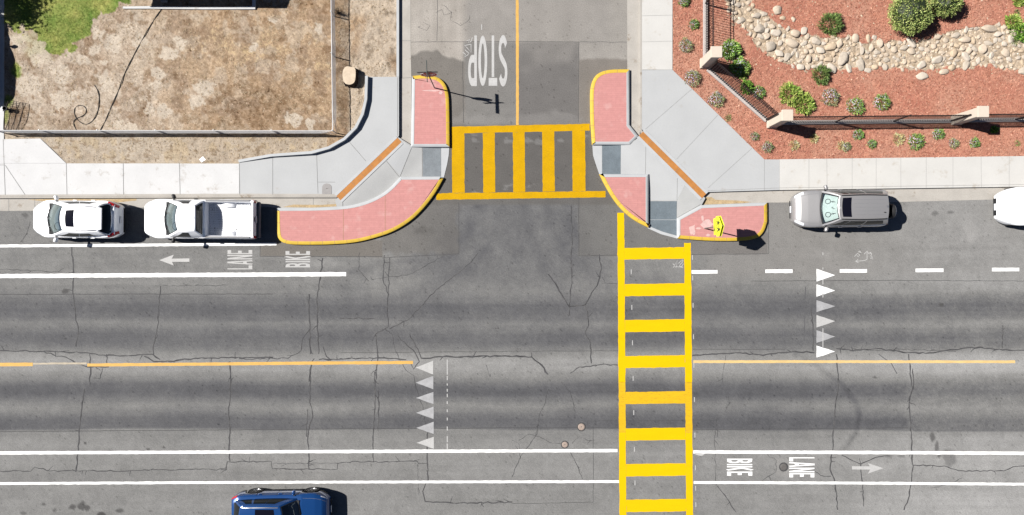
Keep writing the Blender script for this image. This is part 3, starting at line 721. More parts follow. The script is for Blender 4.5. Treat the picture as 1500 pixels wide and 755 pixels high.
slab('curb', [(-450, 289.2), (48, 288.6), (48, 286.0), (352, 284.6), (498, 284.6), (494, 290), (352, 290), (-450, 292.5)], ZS - 0.012, 'gutter_concrete')
slab('gutter', [(-450, 287), (60, 287), (405, 287), (504, 287), (499, 304), (406, 305), (395, 303.5), (330, 304), (240, 304.5), (160, 304), (60, 304), (52, 309), (-450, 312)], 0.006, 'gutter_concrete')
slab('gutter', [(585, -350), (600, -350), (601.5, 60), (602.5, 114), (602.5, 216), (586, 206)], 0.006, 'gutter_concrete')
# retaining kerb
path = curve_in
mb = MB(); P = [G(*p) for p in path]; wv = 0.13
rings = []
for i, p in enumerate(P):
    t = (P[min(i + 1, len(P) - 1)] - P[max(i - 1, 0)]).normalized(); nn = Vector((-t.y, t.x, 0))
    hh = 0.36 if i > 1 else (0.2, 0.3)[i]
    rings.append([p + Vector((0, 0, 0.05)), p + Vector((0, 0, hh)), p + nn * wv + Vector((0, 0, hh)), p + nn * wv + Vector((0, 0, 0.05))])
vs_ = [q for r_ in rings for q in r_]
fs_ = [(i * 4 + k, i * 4 + k + 1, i * 4 + k + 5, i * 4 + k + 4) for i in range(len(P) - 1) for k in range(3)] + [(0, 1, 2, 3), ((len(P) - 1) * 4 + 3, (len(P) - 1) * 4 + 2, (len(P) - 1) * 4 + 1, (len(P) - 1) * 4)]
o = MB().add(vs_, fs_).build('retaining_wall', 'curb_white', fix=True)
tag(o, 'low white concrete retaining curb curving between dirt yard and sidewalk corner', 'retaining wall')
lines('sidewalk_joint', [[(100, 240), (101, 286)], [(183, 240), (183.5, 286)], [(265, 240), (266, 286)], [(352.2, 240), (353, 286)], [(8, 205), (11, 286)], [(11, 243), (40, 286)], [(-80, 240), (-80, 288)], [(-160, 240), (-160, 288)], [(10, 242.5), (-200, 242.5)]], 'joint', 0.022, ZS + 0.006)
lines('sidewalk_joint', [[(401, 231), (401, 286)], [(465, 227), (467, 284)], [(511, 207), (537, 237)], [(583, 115), (583, 200)], [(467, 267.5), (492, 267.5)]], 'joint', 0.018, ZS + 0.0065)
lines('gutter_joint', [[(459, 290), (459, 305)], [(13, 290), (13, 310)], [(51, 288), (51, 308)], [(237, 286), (237, 290)], [(586, 115), (602, 114)], [(589, 60), (602, 60)]], 'joint', 0.02, 0.009)


def diag_strip(a, b, w, edge, z):
    """trench cover strip from a to b (grid), pale concrete edges"""
    A, B = G(*a), G(*b); t = (B - A).normalized(); n = Vector((-t.y, t.x, 0))
    q = lambda d0, d1, zz, e=0.0: [(A + n * d0 - t * e).xy, (A + n * d1 - t * e).xy, (B + n * d1 + t * e).xy, (B + n * d0 + t * e).xy]
    struct(MB().prism([tuple(p) for p in q(-w / 2, w / 2, 0)], -0.05, z).build('trench_cover', 'trench_plate'), 'rust orange trench cover plates')
    mb = MB()
    for d0, d1 in ((w / 2 + 0.001, w / 2 + edge), (-w / 2 - edge, -w / 2 - 0.001)):
        mb.prism([tuple(p) for p in q(d0, d1, 0)], -0.05, z + 0.006)
    struct(mb.build('trench_edge', 'curb_white'))
    mb = MB(); L_ = (B - A).length; k = 0.62
    while k < L_ - 0.2:
        p = A + t * k; mb.ribbon([(p + n * (w / 2)).xy, (p - n * (w / 2)).xy], 0.018, z + 0.002); k += 0.62
    struct(upward(mb.build('trench_joint', 'brown_joint')))


diag_strip((586, 206), (497, 291), 0.29, 0.12, ZS + 0.01)
diag_strip((938, 197), (1030, 288), 0.29, 0.14, ZS + 0.01)


def ramp_z(strip_a, strip_b, reach=1.5, top=0.145):
    A, B = G(*strip_a), G(*strip_b)

    def fn(x, y):
        p = Vector((x, y, 0)); t = max(0, min(1, (p - A).dot(B - A) / (B - A).length_squared))
        d = (p - (A + (B - A) * t)).length
        k = max(0, min(1, (d - 0.22) / reach)); k = k * k * (3 - 2 * k)
        return 0.012 + (top - 0.012) * (1 - k)
    return fn


def draped(name, pts, mat, zf, off=0.0, cuts=4):
    me = bpy.data.meshes.new(name); bm = bmesh.new()
    f = bm.faces.new([bm.verts.new((*p, 0)) for p in g2(pts)])
    bm.normal_update()
    if f.normal.z < 0: f.normal_flip()
    bmesh.ops.triangulate(bm, faces=bm.faces)
    for _ in range(cuts):
        bmesh.ops.subdivide_edges(bm, edges=[e for e in bm.edges if e.calc_length() > 0.25], cuts=1)
        bmesh.ops.triangulate(bm, faces=[f for f in bm.faces if len(f.verts) > 3])
    for v in bm.verts: v.co.z = zf(v.co.x, v.co.y) + off
    bm.normal_update()
    for f in bm.faces:
        f.smooth = True
        if f.normal.z < 0: f.normal_flip()
    bm.to_mesh(me); bm.free(); me.materials.append(M[mat])
    return struct(link(name, me))


pm('blue_tactile_tile', D4(136, 149, 158), rough=0.7, var=0.1, scale=3, fine=0.12, fscale=26, wear=0.64, wearcol=D4(160, 170, 176), wscale=3)
ZL = ramp_z((588, 205), (497, 291)); ZR = ramp_z((936, 199), (1030, 290))
rampL = [(584, 202), (602, 213), (603, 215), (658, 215), (657.5, 226), (655, 241), (650, 261), (640, 263), (588, 263), (572, 280), (547, 295), (520, 303), (495, 306), (492, 294)]
draped('curb_ramp', rampL, 'ramp_concrete', ZL)
draped('curb_ramp', [(590, 207.5), (604, 216.5), (586.5, 257), (568, 237)], 'grey_concrete', ZL, 0.004)
draped('tactile_paving', [(619.5, 217), (646, 217), (646, 259.5), (619.5, 259.5)], 'tactile_tile', ZL, 0.006)
draped('curb_ramp', [(646.3, 217), (658, 217), (657.5, 226), (655, 241), (650, 261), (646.3, 261)], 'curb_white', ZL, 0.005)
rampR = [(940, 199), (922, 211), (867.5, 211.5), (868.7, 228), (872.7, 241), (878.3, 257), (948, 257), (948, 332), (965, 341), (991.3, 349), (992, 321), (1026, 302), (1032, 291)]
draped('curb_ramp', rampR, 'ramp_concrete', ZR)
draped('tactile_paving', [(882, 213), (909, 213), (909, 255.5), (882, 255.5)], 'blue_tactile_tile', ZR, 0.006)
draped('tactile_paving', [(950.3, 295), (991, 295), (991, 345.5), (970, 339.5), (950.3, 331.5)], 'blue_tactile_tile', ZR, 0.006)
draped('curb_ramp', [(867.7, 213), (881.7, 213), (881.7, 255.5), (878, 256), (872.7, 241), (868.7, 228)], 'curb_white', ZR, 0.005)
draped('curb_ramp', [(949, 331), (970, 339.8), (991, 346), (991, 349.5), (968, 343.3), (948.5, 334.5)], 'curb_white', ZR, 0.008)
draped('curb_ramp', [(909.3, 213), (922, 213), (935, 203), (1003, 270), (991, 294), (951, 294), (951, 256), (909.3, 255)], 'grey_concrete', ZR, 0.004)
mbj = MB()
for zf, p in [(ZL, [(618.5, 217), (618.5, 261)]), (ZL, [(586, 261), (567, 237)]), (ZL, [(603, 218), (586, 259)]), (ZL, [(503, 295), (503, 304)]), (ZR, [(991, 294), (991, 262)]), (ZR, [(945, 214), (945, 256)]), (ZR, [(992, 319), (1025, 300)])]:
    a, b = G(*p[0]), G(*p[1]); n = 10
    t = (b - a).normalized(); nn = Vector((-t.y, t.x, 0)) * 0.008
    vs_ = []
    for i in range(n + 1):
        q = a.lerp(b, i / n); z = zf(q.x, q.y) + 0.009
        vs_ += [(q - nn + Vector((0, 0, z))), (q + nn + Vector((0, 0, z)))]
    mbj.add(vs_, [(2 * i, 2 * i + 2, 2 * i + 3, 2 * i + 1) for i in range(n)])
struct(upward(mbj.build('ramp_joint', 'joint')))
draped('tactile_joint', [(950.3, 322), (991, 322), (991, 322.5), (950.3, 322.5)], 'curb_white', ZR, 0.01, cuts=1)


def island(outline, label, zt=ZS):
    """outline: list of (u, v, kind) ; kind of the edge that starts at this point: y yellow, w white"""
    P = [G(a, b).xy for a, b, k in outline]; kd = [k for *_, k in outline]; n = len(P)
    A = sum(P[i].x * P[(i + 1) % n].y - P[(i + 1) % n].x * P[i].y for i in range(n))
    if A < 0:
        P = P[::-1]; kd = kd[::-1]; kd = kd[1:] + kd[:1]
    wd = [0.165 if k == 'y' else 0.15 for k in kd]
    I = []
    for i in range(n):
        p0, p1, p2 = P[i - 1], P[i], P[(i + 1) % n]
        d1 = (p1 - p0).normalized(); d2 = (p2 - p1).normalized()
        n1 = Vector((-d1.y, d1.x)); n2 = Vector((-d2.y, d2.x)); w1, w2 = wd[i - 1], wd[i]
        cr = d1.x * d2.y - d1.y * d2.x
        if abs(cr) < 0.02: I.append(p1 + (n1 * w1 + n2 * w2) / 2); continue
        a = p1 + n1 * w1; b = p1 + n2 * w2; t = ((b.x - a.x) * d2.y - (b.y - a.y) * d2.x) / cr
        I.append(a + d1 * t)
    root = empty('curb_extension', label, 'curb extension'); del root['category']; root['kind'] = 'structure'
    for kind, nm, mat in (('y', 'yellow_curb', 'curb_yellow'), ('w', 'white_curb', 'curb_white')):
        mb = MB()
        for i in range(n):
            if kd[i] != kind: continue
            j = (i + 1) % n; o1, o2, a1, a2 = P[i], P[j], I[i], I[j]
            e = 0.02
            u1 = o1 + (a1 - o1) * 0.12; u2 = o2 + (a2 - o2) * 0.12
            mb.add([(*o1, -0.03), (*o2, -0.03), (*o2, zt - e), (*o1, zt - e), (*u1, zt), (*u2, zt), (*a1, zt), (*a2, zt), (*a1, zt - .03), (*a2, zt - .03)],
                   [(0, 1, 2, 3), (3, 2, 5, 4), (4, 5, 7, 6), (6, 7, 9, 8)])
        mb.build(nm, mat, root, smooth=50)
    MB().poly([(*p, zt - 0.008) for p in I]).build('brick_paving', 'brick_paving', root)
    # joints across the yellow kerb
    mb = MB()
    acc = 0
    for i in range(n):
        if kd[i] != 'y': continue
        j = (i + 1) % n; L_ = (P[j] - P[i]).length; s = 0.6 - acc
        while s < L_:
            t = s / L_; mb.ribbon([P[i].lerp(P[j], t + 0), I[i].lerp(I[j], t)], 0.014, zt + 0.002); s += 0.6
        acc = (acc + L_) % 0.6
    upward(mb.build('curb_joint', 'brown_joint', root))
    return root


def sm(pts, it=1):
    """Chaikin rounding of an open polyline keeping its ends"""
    for _ in range(it):
        q = [pts[0]]
        for a, b in zip(pts, pts[1:]): q += [(a[0] * .75 + b[0] * .25, a[1] * .75 + b[1] * .25), (a[0] * .25 + b[0] * .75, a[1] * .25 + b[1] * .75)]
        pts = q + [pts[-1]]
    return pts


def ky(pts, k): return [(a, b, k) for a, b in pts]


isA = ky(sm([(604, 112.5), (622, 111), (640, 113), (652, 122), (657.5, 137), (658.5, 158), (659, 216.5)], 2), 'y')[:-1] + [(659, 216.5, 'w'), (602.5, 216.5, 'w')]
island(isA, 'pink brick curb extension at the stop sign with yellow rounded curb')
isB = ky(sm([(406, 309), (406.5, 338), (409, 352), (422, 358.5), (450, 359), (483, 358.7), (521, 356), (550, 349), (577, 340), (603, 324), (622, 305), (638, 284), (650.5, 261.5)], 2), 'y')[:-1] + [(650.5, 261.5, 'w'), (646, 259.3, 'w')] + ky(sm([(587, 259.5), (569, 279), (547, 292), (523, 300), (499, 303.3), (459, 304.8), (406, 305)], 2), 'w')
island(isB, 'long curved pink brick curb extension behind the parked white pickup')
isC = [(921.5, 103, 'y')] + ky(sm([(916, 102.8), (891, 103.2), (876, 108), (868, 117), (864.3, 131), (864, 149), (864.6, 180), (867, 213)], 2), 'y')[:-1] + [(867, 213, 'w'), (922, 213, 'w'), (935, 200.5, 'w'), (921.5, 184, 'w')]
island(isC, 'pink brick curb extension with cut corner beside the right-hand sidewalk')
isD = ky(sm([(877.5, 255.7), (886, 273), (899, 295), (915, 313), (931, 325), (949.5, 334)], 2), 'y')[:-1] + [(949.5, 334, 'w'), (949.5, 255.7, 'w')]
island(isD, 'triangular pink brick curb extension between two tactile ramps')
isE = [(1122.5, 297, 'y')] + ky(sm([(1122.5, 325), (1118, 340), (1108, 350), (1083, 353.5), (1038, 353.5), (991, 349.7)], 2), 'y')[:-1] + [(991, 349.7, 'w'), (991, 320, 'w'), (1026, 301, 'w')]
island(isE, 'pink brick curb extension carrying the yellow pedestrian sign')

struct(upward(MB().ribbon([G(504, 303.5).xy, G(504, 353).xy], .02, ZS - .0065).ribbon([G(565, 284).xy, G(565, 337).xy], .02, ZS - .0064).build('paving_joint', 'brown_joint')))
pm('lime_stain', D(238, 200, 194), rough=.9, var=.1, fine=.15)
mb = MB()
for k, (u, v, a, b) in enumerate([(1013, 337, 5, 8), (1034, 329, 9, 7), (1022, 335, 4, 1.5), (1036, 345, 3, 2), (1028, 320, 2, 5), (633, 134, 14, 1.2), (646, 137, 3, 3)]):
    mb.poly([(*G(u + a * (1 + random.uniform(-.35, .25)) * math.cos(t), v - b * (1 + random.uniform(-.35, .25)) * math.sin(t)).xy, ZS - .006 + .0003 * k) for t in np.linspace(0, 6.0, 14)])
struct(mb.build('paving_stain', 'lime_stain'))
# north-east corner
slab('sidewalk', [(939.5, -350), (984, -350), (984, 103.5), (939.5, 103.5)], ZS, 'cream_concrete')
slab('sidewalk', [(939.5, 103.7), (984, 103.7), (1118, 234.5), (1140, 234.5), (1140, 279), (1034, 282), (944, 196), (939.5, 190)], ZS + 0.001, 'grey_concrete')
slab('sidewalk', [(1140.2, 234.3), (1500, 229.5), (1960, 226), (1960, 271), (1500, 274), (1140.2, 279)], ZS, 'cream_concrete')
slab('curb', [(936.8, -350), (939.3, -350), (939.3, 192), (944, 197), (941, 199), (936.8, 193)], ZS - 0.006, 'gutter_concrete')
slab('gutter', [(918, -350), (937, -350), (937, 200), (922, 186), (919, 150)], 0.006, 'gutter_concrete')
slab('gutter', [(1030, 281), (1140, 278), (1500, 273), (1960, 270), (1960, 290), (1500, 291.5), (1400, 294), (1300, 296.5), (1122, 297), (1026, 301)], 0.006, 'gutter_concrete')
lines('sidewalk_joint', [[(940, 25), (984, 24)], [(940, 63), (984, 62)], [(940, 104), (984, 103.6)], [(940, -20), (984, -20)], [(1183 + 0, 233), (1183, 277)], [(1209, 233), (1209.5, 277)], [(1281, 232), (1281, 276.5)], [(1317, 232), (1317, 276)], [(1354, 231), (1354, 275.5)], [(1393, 231), (1393, 275)], [(1434, 230), (1434.5, 274.5)], [(1475, 230), (1475, 274)], [(1520, 230), (1520, 274)], [(1246, 232), (1246, 277)]], 'joint', 0.012, ZS + 0.004)
lines('sidewalk_joint', [[(945, 190), (1012, 132)], [(990, 234), (1050, 170)], [(1036, 276), (1100, 218)], [(1118, 234), (1118, 280)], [(1036, 280), (1140, 276), (1500, 271)]], 'joint', 0.014, ZS + 0.0045)
# sandy silt washed into the gutter
mbs = MB()
mbs.poly([(*p, 0.014) for p in g2([(1027, 297), (1034, 289), (1042, 289), (1048, 293), (1080, 294), (1100, 296), (1090, 298), (1030, 300)])[::-1]])
struct(upward(mbs.build('silt', 'sand')))
struct(upward(MB().poly([(*p, 0.010) for p in g2([(415, 303.5), (430, 300), (470, 300.5), (494, 299), (500, 302), (460, 304.5)])]).build('silt', 'sand')))
struct(upward(MB().poly([(*p, 0.009) for p in g2([(40, 292.5), (90, 291.5), (150, 292), (200, 291.5), (200, 294), (150, 299), (120, 296), (70, 296)])]).build('silt', 'sand')))
# south side, outside the picture
slab('gutter', [(-450, 806), (1960, 806), (1960, 822), (-450, 822)], 0.006, 'gutter_concrete')
slab('sidewalk', [(-450, 822), (1960, 822), (1960, 880), (-450, 880)], ZS, 'cream_concrete')
slab('verge', [(-450, 880.2), (1960, 880.2), (1960, 1600), (-450, 1600)], 0.12, 'sand')

# ---------------------------------------------------------------- dirt yard
ZD = 0.125
YP = [(-450, -420), (583, -420), (583, 130), (565, 140), (555, 180), (520, 220), (440, 245), (352, 262), (-450, 262)]
GP = [(-60, -80), (190, -60), (190, 4), (162, 19), (136, 33), (126, 55), (96, 84), (74, 79), (64, 62), (46, 46), (20, 40), (-60, 30)]


def grass_m(U, V):
    wu = (fbm(U / 12, V / 12, 70) - .5) * 26; wv = (fbm(U / 12, V / 12, 71) - .5) * 26
    m = pip(U + wu, V + wv, GP).astype(float)
    m = np.maximum(m, spot(U, V, 24, 105, 11, 16, .6, 5)); m = np.maximum(m, spot(U, V, 17, 148, 8, 12, .6, 6)); m = np.maximum(m, spot(U, V, 12, 170, 7, 18, .6, 7) * .8)
    return m


PATCH = [(169, 65, 14, 16), (143, 50, 10, 10), (122, 90, 13, 7), (95, 108, 18, 14), (155, 92, 6, 5), (155, 120, 14, 15), (108, 140, 8, 7), (92, 150, 14, 16), (205, 62, 14, 13), (267, 65, 11, 10), (232, 108, 12, 8), (228, 126, 10, 9), (303, 131, 16, 11), (374, 71, 6, 9), (398, 30, 9, 7), (245, 165, 11, 12), (218, 162, 9, 8), (290, 150, 12, 12), (60, 78, 22, 20), (45, 125, 22, 18), (430, 175, 14, 10), (455, 182, 10, 8), (175, 182, 14, 7), (195, 190, 16, 7), (470, 40, 8, 8), (250, 80, 16, 9), (30, 60, 14, 12), (140, 75, 12, 10)]


def dirt_col(U, V):
    n1 = fbm(U / 60, V / 60, 80); n2 = fbm(U / 13, V / 13, 81, 5); n3 = fbm(U / 2.6, V / 2.6, 82, 3); n0 = fbm(U / 110, V / 110, 79)
    warm = sstep(110, 360, U + (n1 - .5) * 220 + (n2 - .5) * 90)
    low = spot(U, V, 375, 160, 135, 62, 1.0, 11, .5) * .9
    c = np.stack([207 - 16 * warm, 189 - 28 * warm, 168 - 40 * warm], -1)
    c = blend(c, (148, 119, 90), low * (.55 + .45 * n2 * 1.4))
    c = blend(c, (172, 148, 124), sstep(.50, .66, n1) * (1 - warm) * .7)
    c = blend(c, (158, 132, 108), sstep(.49, .62, fbm(U / 26, V / 26, 87)) * .6)
    c = blend(c, (206, 190, 170), sstep(.53, .60, fbm(U / 19, V / 19, 88, 5)) * .5 * (1 - low))
    gold = spot(U, V, 360, 72, 130, 52, 1.0, 12, .4) + spot(U, V, 470, 110, 40, 90, 1.0, 13, .4) * .7
    c = blend(c, (226, 196, 138), gold * sstep(.52, .62, n3) * sstep(.42, .6, n2) * .5)
    c = blend(c, (140, 108, 78), sstep(.40, .28, n2) * .5)
    c = c + ((n3 - .5) * (62 + 40 * low))[..., None] + RNG.normal(0, 4, U.shape)[..., None]
    pm_ = np.zeros(U.shape)
    for k, (u, v, a, b) in enumerate(PATCH): pm_ = np.maximum(pm_, spot(U + (n2 - .5) * 16, V + (fbm(U / 11, V / 11, 89) - .5) * 16, u, v, a, b, 0.18, k, 0.42))
    c = c * .9 + c.mean(-1, keepdims=True) * .1
    c = blend(c, (216, 202, 184), pm_ * .92)
    # strip between fence and sidewalk is paler, the kerb strip is lumpy grey
    st = sstep(196, 206, V) * (U < 480)
    c = blend(c, (200, 187, 169), st * .75)
    c = blend(c, (206, 178, 128), st * sstep(.56, .66, n2) * .25); c = blend(c, (140, 118, 94), st * sstep(.6, .72, fbm(U / 7, V / 5, 93)) * .6)
    ks = sstep(508, 516, U)
    c = blend(c, (212, 197, 178), ks * .8 * sstep(.3, .6, vn(U / 30, V / 30, 83) + .2))
    c = blend(c, (120, 104, 86), ks * sstep(.58, .75, fbm(U / 6, V / 9, 84)) * .55)
    gm = grass_m(U, V)
    gk = fbm(U / 24, V / 24, 92); gc = np.stack([140 + (gk - .5) * 150 + (n3 - .5) * 60, 160 + (gk - .5) * 90 + (n3 - .5) * 50, 76 + (gk - .5) * 90 + (n3 - .5) * 40], -1)
    c = c * (1 - gm[..., None] * .9) + gc * gm[..., None] * .9
    rim = spot(U, V, 60, 60, 40, 34, .8, 9) * (1 - gm)
    c = blend(c, (182, 182, 140), rim * .4)
    dots = (vn(U / 2.2, V / 2.2, 85) > .93) & (vn(U / 25, V / 25, 86) > .5)
    return c - dots[..., None] * 70


def dirt_z(U, V): return ZD + (fbm(U / 14, V / 14, 90, 4) - .5) * .05 + (fbm(U / 3.5, V / 3.5, 91, 2) - .5) * (.018 + .03 * sstep(508, 518, U))


us = np.concatenate([np.arange(-450, -60, 30), np.arange(-60, 584, 1.45)]); vs = np.concatenate([np.arange(-420, -40, 30), np.arange(-40, 264, 1.45)])
v_, f_, c_ = sheet(us, vs, dirt_col, dirt_z, lambda a, b: pip(a, b, YP))
struct(link('dirt_yard', np_mesh('dirt_yard', v_, f_, c_, 'dirt', True)), 'bare brown dirt yard with pale patches')

# ---------------------------------------------------------------- red mulch bed with dry creek
MP = [(980, -420), (1970, -420), (1970, 236), (1124, 238), (1114, 238), (980, 108)]
CU = [(1060, -160), (1085, -8), (1104, 12), (1126, 26), (1150, 42), (1190, 58), (1225, 54), (1262, 62), (1320, 63), (1370, 54), (1420, 42), (1460, 36), (1500, 46), (1620, 60)]
CL = [(1020, -160), (1060, -8), (1064, 16), (1076, 34), (1105, 60), (1130, 84), (1160, 99), (1200, 106), (1262, 101), (1340, 104), (1400, 101), (1450, 97), (1500, 108), (1620, 120)]
CREEK = CU + CL[::-1]


def creek_m(U, V):
    w = (fbm(U / 9, V / 9, 100) - .5) * 16
    return pip(U + w, V - w, CREEK).astype(float)


def mulch_col(U, V):
    n1 = fbm(U / 45, V / 45, 110); n2 = fbm(U / 4, V / 4, 111, 4)
    c = np.stack([207 + (n2 - .5) * 50 + (n1 - .5) * 20, 144 + (n2 - .5) * 50 + (n1 - .5) * 36, 121 + (n2 - .5) * 36 + (n1 - .5) * 30], -1)
    c = blend(c, (208, 158, 136), sstep(.5, .7, n1) * .5)
    c = blend(c, (206, 150, 126), sstep(1380, 1480, U) * sstep(120, 150, V) * .4)
    cm = creek_m(U, V)
    cc = np.stack([200 + (n2 - .5) * 80, 181 + (n2 - .5) * 80, 158 + (n2 - .5) * 80], -1)
    c = c * (1 - cm[..., None]) + cc * cm[..., None]
    return c


def mulch_z(U, V): return ZD + (fbm(U / 12, V / 12, 112) - .5) * .03 + (vn(U / 2, V / 2, 113) - .5) * .012 - creek_m(U, V) * .03


us = np.concatenate([np.arange(980, 1540, 1.45), np.arange(1540, 1975, 30)]); vs = np.concatenate([np.arange(-420, -40, 30), np.arange(-40, 240, 1.45)])
v_, f_, c_ = sheet(us, vs, mulch_col, mulch_z, lambda a, b: pip(a, b, MP))
struct(link('mulch_bed', np_mesh('mulch_bed', v_, f_, c_, 'mulch', True)), 'bed of red wood mulch')


# ---------------------------------------------------------------- scatter (stuff)
def quads(P, ax, bx, cols):
    """P (n,3) centres, ax/bx (n,3) half axes"""
    n = len(P)
    v = np.stack([P - ax - bx, P + ax - bx, P + ax + bx, P - ax + bx], 1).reshape(-1, 3)
    f = np.arange(n * 4).reshape(-1, 4)
    return v, f, np.repeat(cols, 4, 0)


def gx(U, V, Z): return np.stack([(U - 750) / S, (377.5 - V) / S, Z], -1)


def stuff(name, v, f, c, mat, label):
    o = link(name, np_mesh(name, v, f, c, mat)); o['kind'] = 'stuff'; o['label'] = label; return o


n = 52000
U = RNG.uniform(984, 1545, n); V = RNG.uniform(-40, 236, n)
k = pip(U - 2, V + 2, MP) & (V < 229.5 - (U - 1500) * .0133) & ((U - 984) > (V - 104) + 1.5) & (creek_m(U, V) < .5); U, V = U[k], V[k]; n = len(U)
a = RNG.uniform(0, 6.28, n); L_ = RNG.uniform(.018, .05, n); w = L_ * RNG.uniform(.2, .5, n); t = RNG.normal(0, .35, n); t2 = RNG.normal(0, .35, n)
ax = np.stack([np.cos(a), np.sin(a), t], -1) * L_[:, None]; bx = np.stack([-np.sin(a), np.cos(a), t2], -1) * w[:, None]
b = RNG.normal(0, 1, n)
hue = RNG.random(n)
cc = slin(np.stack([204 + b * 15 + hue * 8, 138 + b * 17 + hue * 16, 115 + b * 16 + hue * 14], -1))
stuff('mulch_chips', *quads(gx(U, V, mulch_z(U, V) + .012), ax, bx, cc), 'scatter', 'loose red wood chips covering the planting bed')

# grass blades
n = 70000
U = RNG.uniform(-60, 195, n); V = RNG.uniform(-60, 175, n); k = (grass_m(U, V) * (.35 + fbm(U / 10, V / 10, 77))) > RNG.uniform(.3, 1.1, n); U, V = U[k], V[k]; n = len(U)
a = RNG.uniform(0, 6.28, n); h = RNG.uniform(.025, .055, n); ln = RNG.normal(0, .9, (n, 2))
P = gx(U, V, dirt_z(U, V) + h * .5)
bx = np.stack([ln[:, 0], ln[:, 1], np.ones(n)], -1) * (h * .5)[:, None] * 1.2; ax = np.stack([np.cos(a), np.sin(a), 0 * a], -1) * RNG.uniform(.0025, .006, n)[:, None]
b = RNG.normal(0, 16, n); y = RNG.random(n) ** 2; gk = fbm(U / 24, V / 24, 92) - .5
stuff('grass', *quads(P, ax, bx, slin(np.stack([146 + b + y * 70 + gk * 120, 174 + b + y * 40 + gk * 70, 74 + b + y * 50 + gk * 70], -1))), 'scatter', 'green lawn grass in the shaded corner of the yard')
# dry straw and clods on the dirt
n = 13000
U = RNG.uniform(5, 575, n); V = RNG.uniform(-30, 240, n); k = pip(U, V, [(5, -30), (572, -30), (572, 110), (536, 110), (532, 165), (500, 205), (440, 222), (345, 233), (100, 236), (66, 204), (8, 200)]) & (grass_m(U, V) < .5) & (fbm(U / 22, V / 22, 120) > RNG.uniform(.3, .75, n)); U, V = U[k], V[k]; n = len(U)
a = RNG.uniform(0, 6.28, n); L_ = RNG.uniform(.015, .05, n)
ax = np.stack([np.cos(a), np.sin(a), RNG.normal(0, .3, n)], -1) * L_[:, None]; bx = np.stack([-np.sin(a), np.cos(a), RNG.normal(0, .3, n)], -1) * RNG.uniform(.004, .012, n)[:, None]
b = RNG.normal(0, 14, n)
stuff('dry_grass', *quads(gx(U, V, dirt_z(U, V) + .02), ax, bx, slin(np.stack([204 + b, 182 + b, 148 + b], -1))), 'scatter', 'dry straw scattered over the bare dirt yard')


def blobs(P, r, cols, seed=1):
    """small irregular pebbles"""
    base = np.array([(1, 0, 0), (.3, .95, 0), (-.8, .6, 0), (-.8, -.6, 0), (.3, -.95, 0), (0, 0, .75)]); n = len(P)
    a = RNG.uniform(0, 6.28, n); ca, sa = np.cos(a), np.sin(a)
    st = RNG.uniform(.6, 1.3, (n, 3))
    q = base[None] * st[:, None] * RNG.uniform(.8, 1.2, (n, 6, 1)) * r[:, None, None]
    x = q[..., 0] * ca[:, None] - q[..., 1] * sa[:, None]; y = q[..., 0] * sa[:, None] + q[..., 1] * ca[:, None]
    v = np.stack([x, y, q[..., 2]], -1) + P[:, None]
    f = np.array([(i, (i + 1) % 5, 5) for i in range(5)])
    f = (f[None] + (np.arange(n) * 6)[:, None, None]).reshape(-1, 3)
    return v.reshape(-1, 3), f, np.repeat(cols, 6, 0)


n = 7000
U = RNG.uniform(8, 578, n); V = RNG.uniform(-30, 236, n); k = pip(U, V, [(5, -30), (576, -30), (576, 110), (536, 110), (532, 165), (500, 205), (440, 222), (345, 233), (100, 236), (66, 204), (8, 200)]) & (grass_m(U, V) < .5) & ((U > 512) | (RNG.random(n) < .5)); U, V = U[k], V[k]; n = len(U)
b = RNG.normal(0, 20, n)
stuff('clods', *blobs(gx(U, V, dirt_z(U, V) - .004), RNG.uniform(.012, .042, n), slin(np.stack([186 + b, 164 + b, 138 + b], -1))), 'scatter', 'small clods of earth strewn over the dirt yard')
n = 9000
U = RNG.uniform(1055, 1545, n); V = RNG.uniform(-40, 118, n); k = (creek_m(U, V) > .5) | ((RNG.random(n) < .03)); U, V = U[k], V[k]; n = len(U)
b = RNG.normal(0, 24, n); w = RNG.random(n)
stuff('creek_gravel', *blobs(gx(U, V, mulch_z(U, V) - .004), RNG.uniform(.02, .07, n), slin(np.stack([212 + b + w * 14, 194 + b + w * 8, 174 + b - w * 2], -1))), 'scatter', 'pale gravel filling the dry creek bed')


# ---------------------------------------------------------------- rocks, each one its own
def rock_mesh(name, seed, flat=.62, rough=.16):
    rr = np.random.default_rng(seed); bm = bmesh.new(); bmesh.ops.create_icosphere(bm, subdivisions=3, radius=1)
    dirs = [Vector(rr.normal(0, 1, 3)).normalized() for _ in range(13)]; cut = rr.uniform(.55, .9, 13)
    for v in bm.verts:
        p = v.co.copy()
        for d, c in zip(dirs, cut):
            e = p.dot(d) - c
            if e > 0: p -= d * e * .85
        q = float(fbm(p.x * 2 + seed, p.y * 2 + p.z * 1.7, seed, 3)) - .5
        p *= 1 + q * rough * 2
        p.z = p.z * flat + .30 * flat; v.co = p
    for f in bm.faces: f.smooth = True
    me = bpy.data.meshes.new(name); bm.to_mesh(me); bm.free(); return me


RM = []
for i, mt in enumerate(['rock_tan', 'rock_grey', 'rock_tan', 'rock_white', 'rock_buff', 'rock_grey', 'rock_tan', 'rock_buff', 'rock_white', 'rock_tan']):
    me = rock_mesh('rock', i + 1, .5 + .06 * (i % 4)); me.materials.append(M[mt]); RM.append(me)


def rock(u, v, a, b, rz, i, label, group='rocks of the dry creek', name='rock', h=None):
    o = link(name, RM[i % len(RM)]); z = ZD - .035
    o.location = G(u, v, z); o.rotation_euler = (random.uniform(-.15, .15), random.uniform(-.15, .15), R(rz)); o.scale = (a / S, b / S, (h or min(a, b)) * 1.0 / S)
    return tag(o, label, 'rock', group)


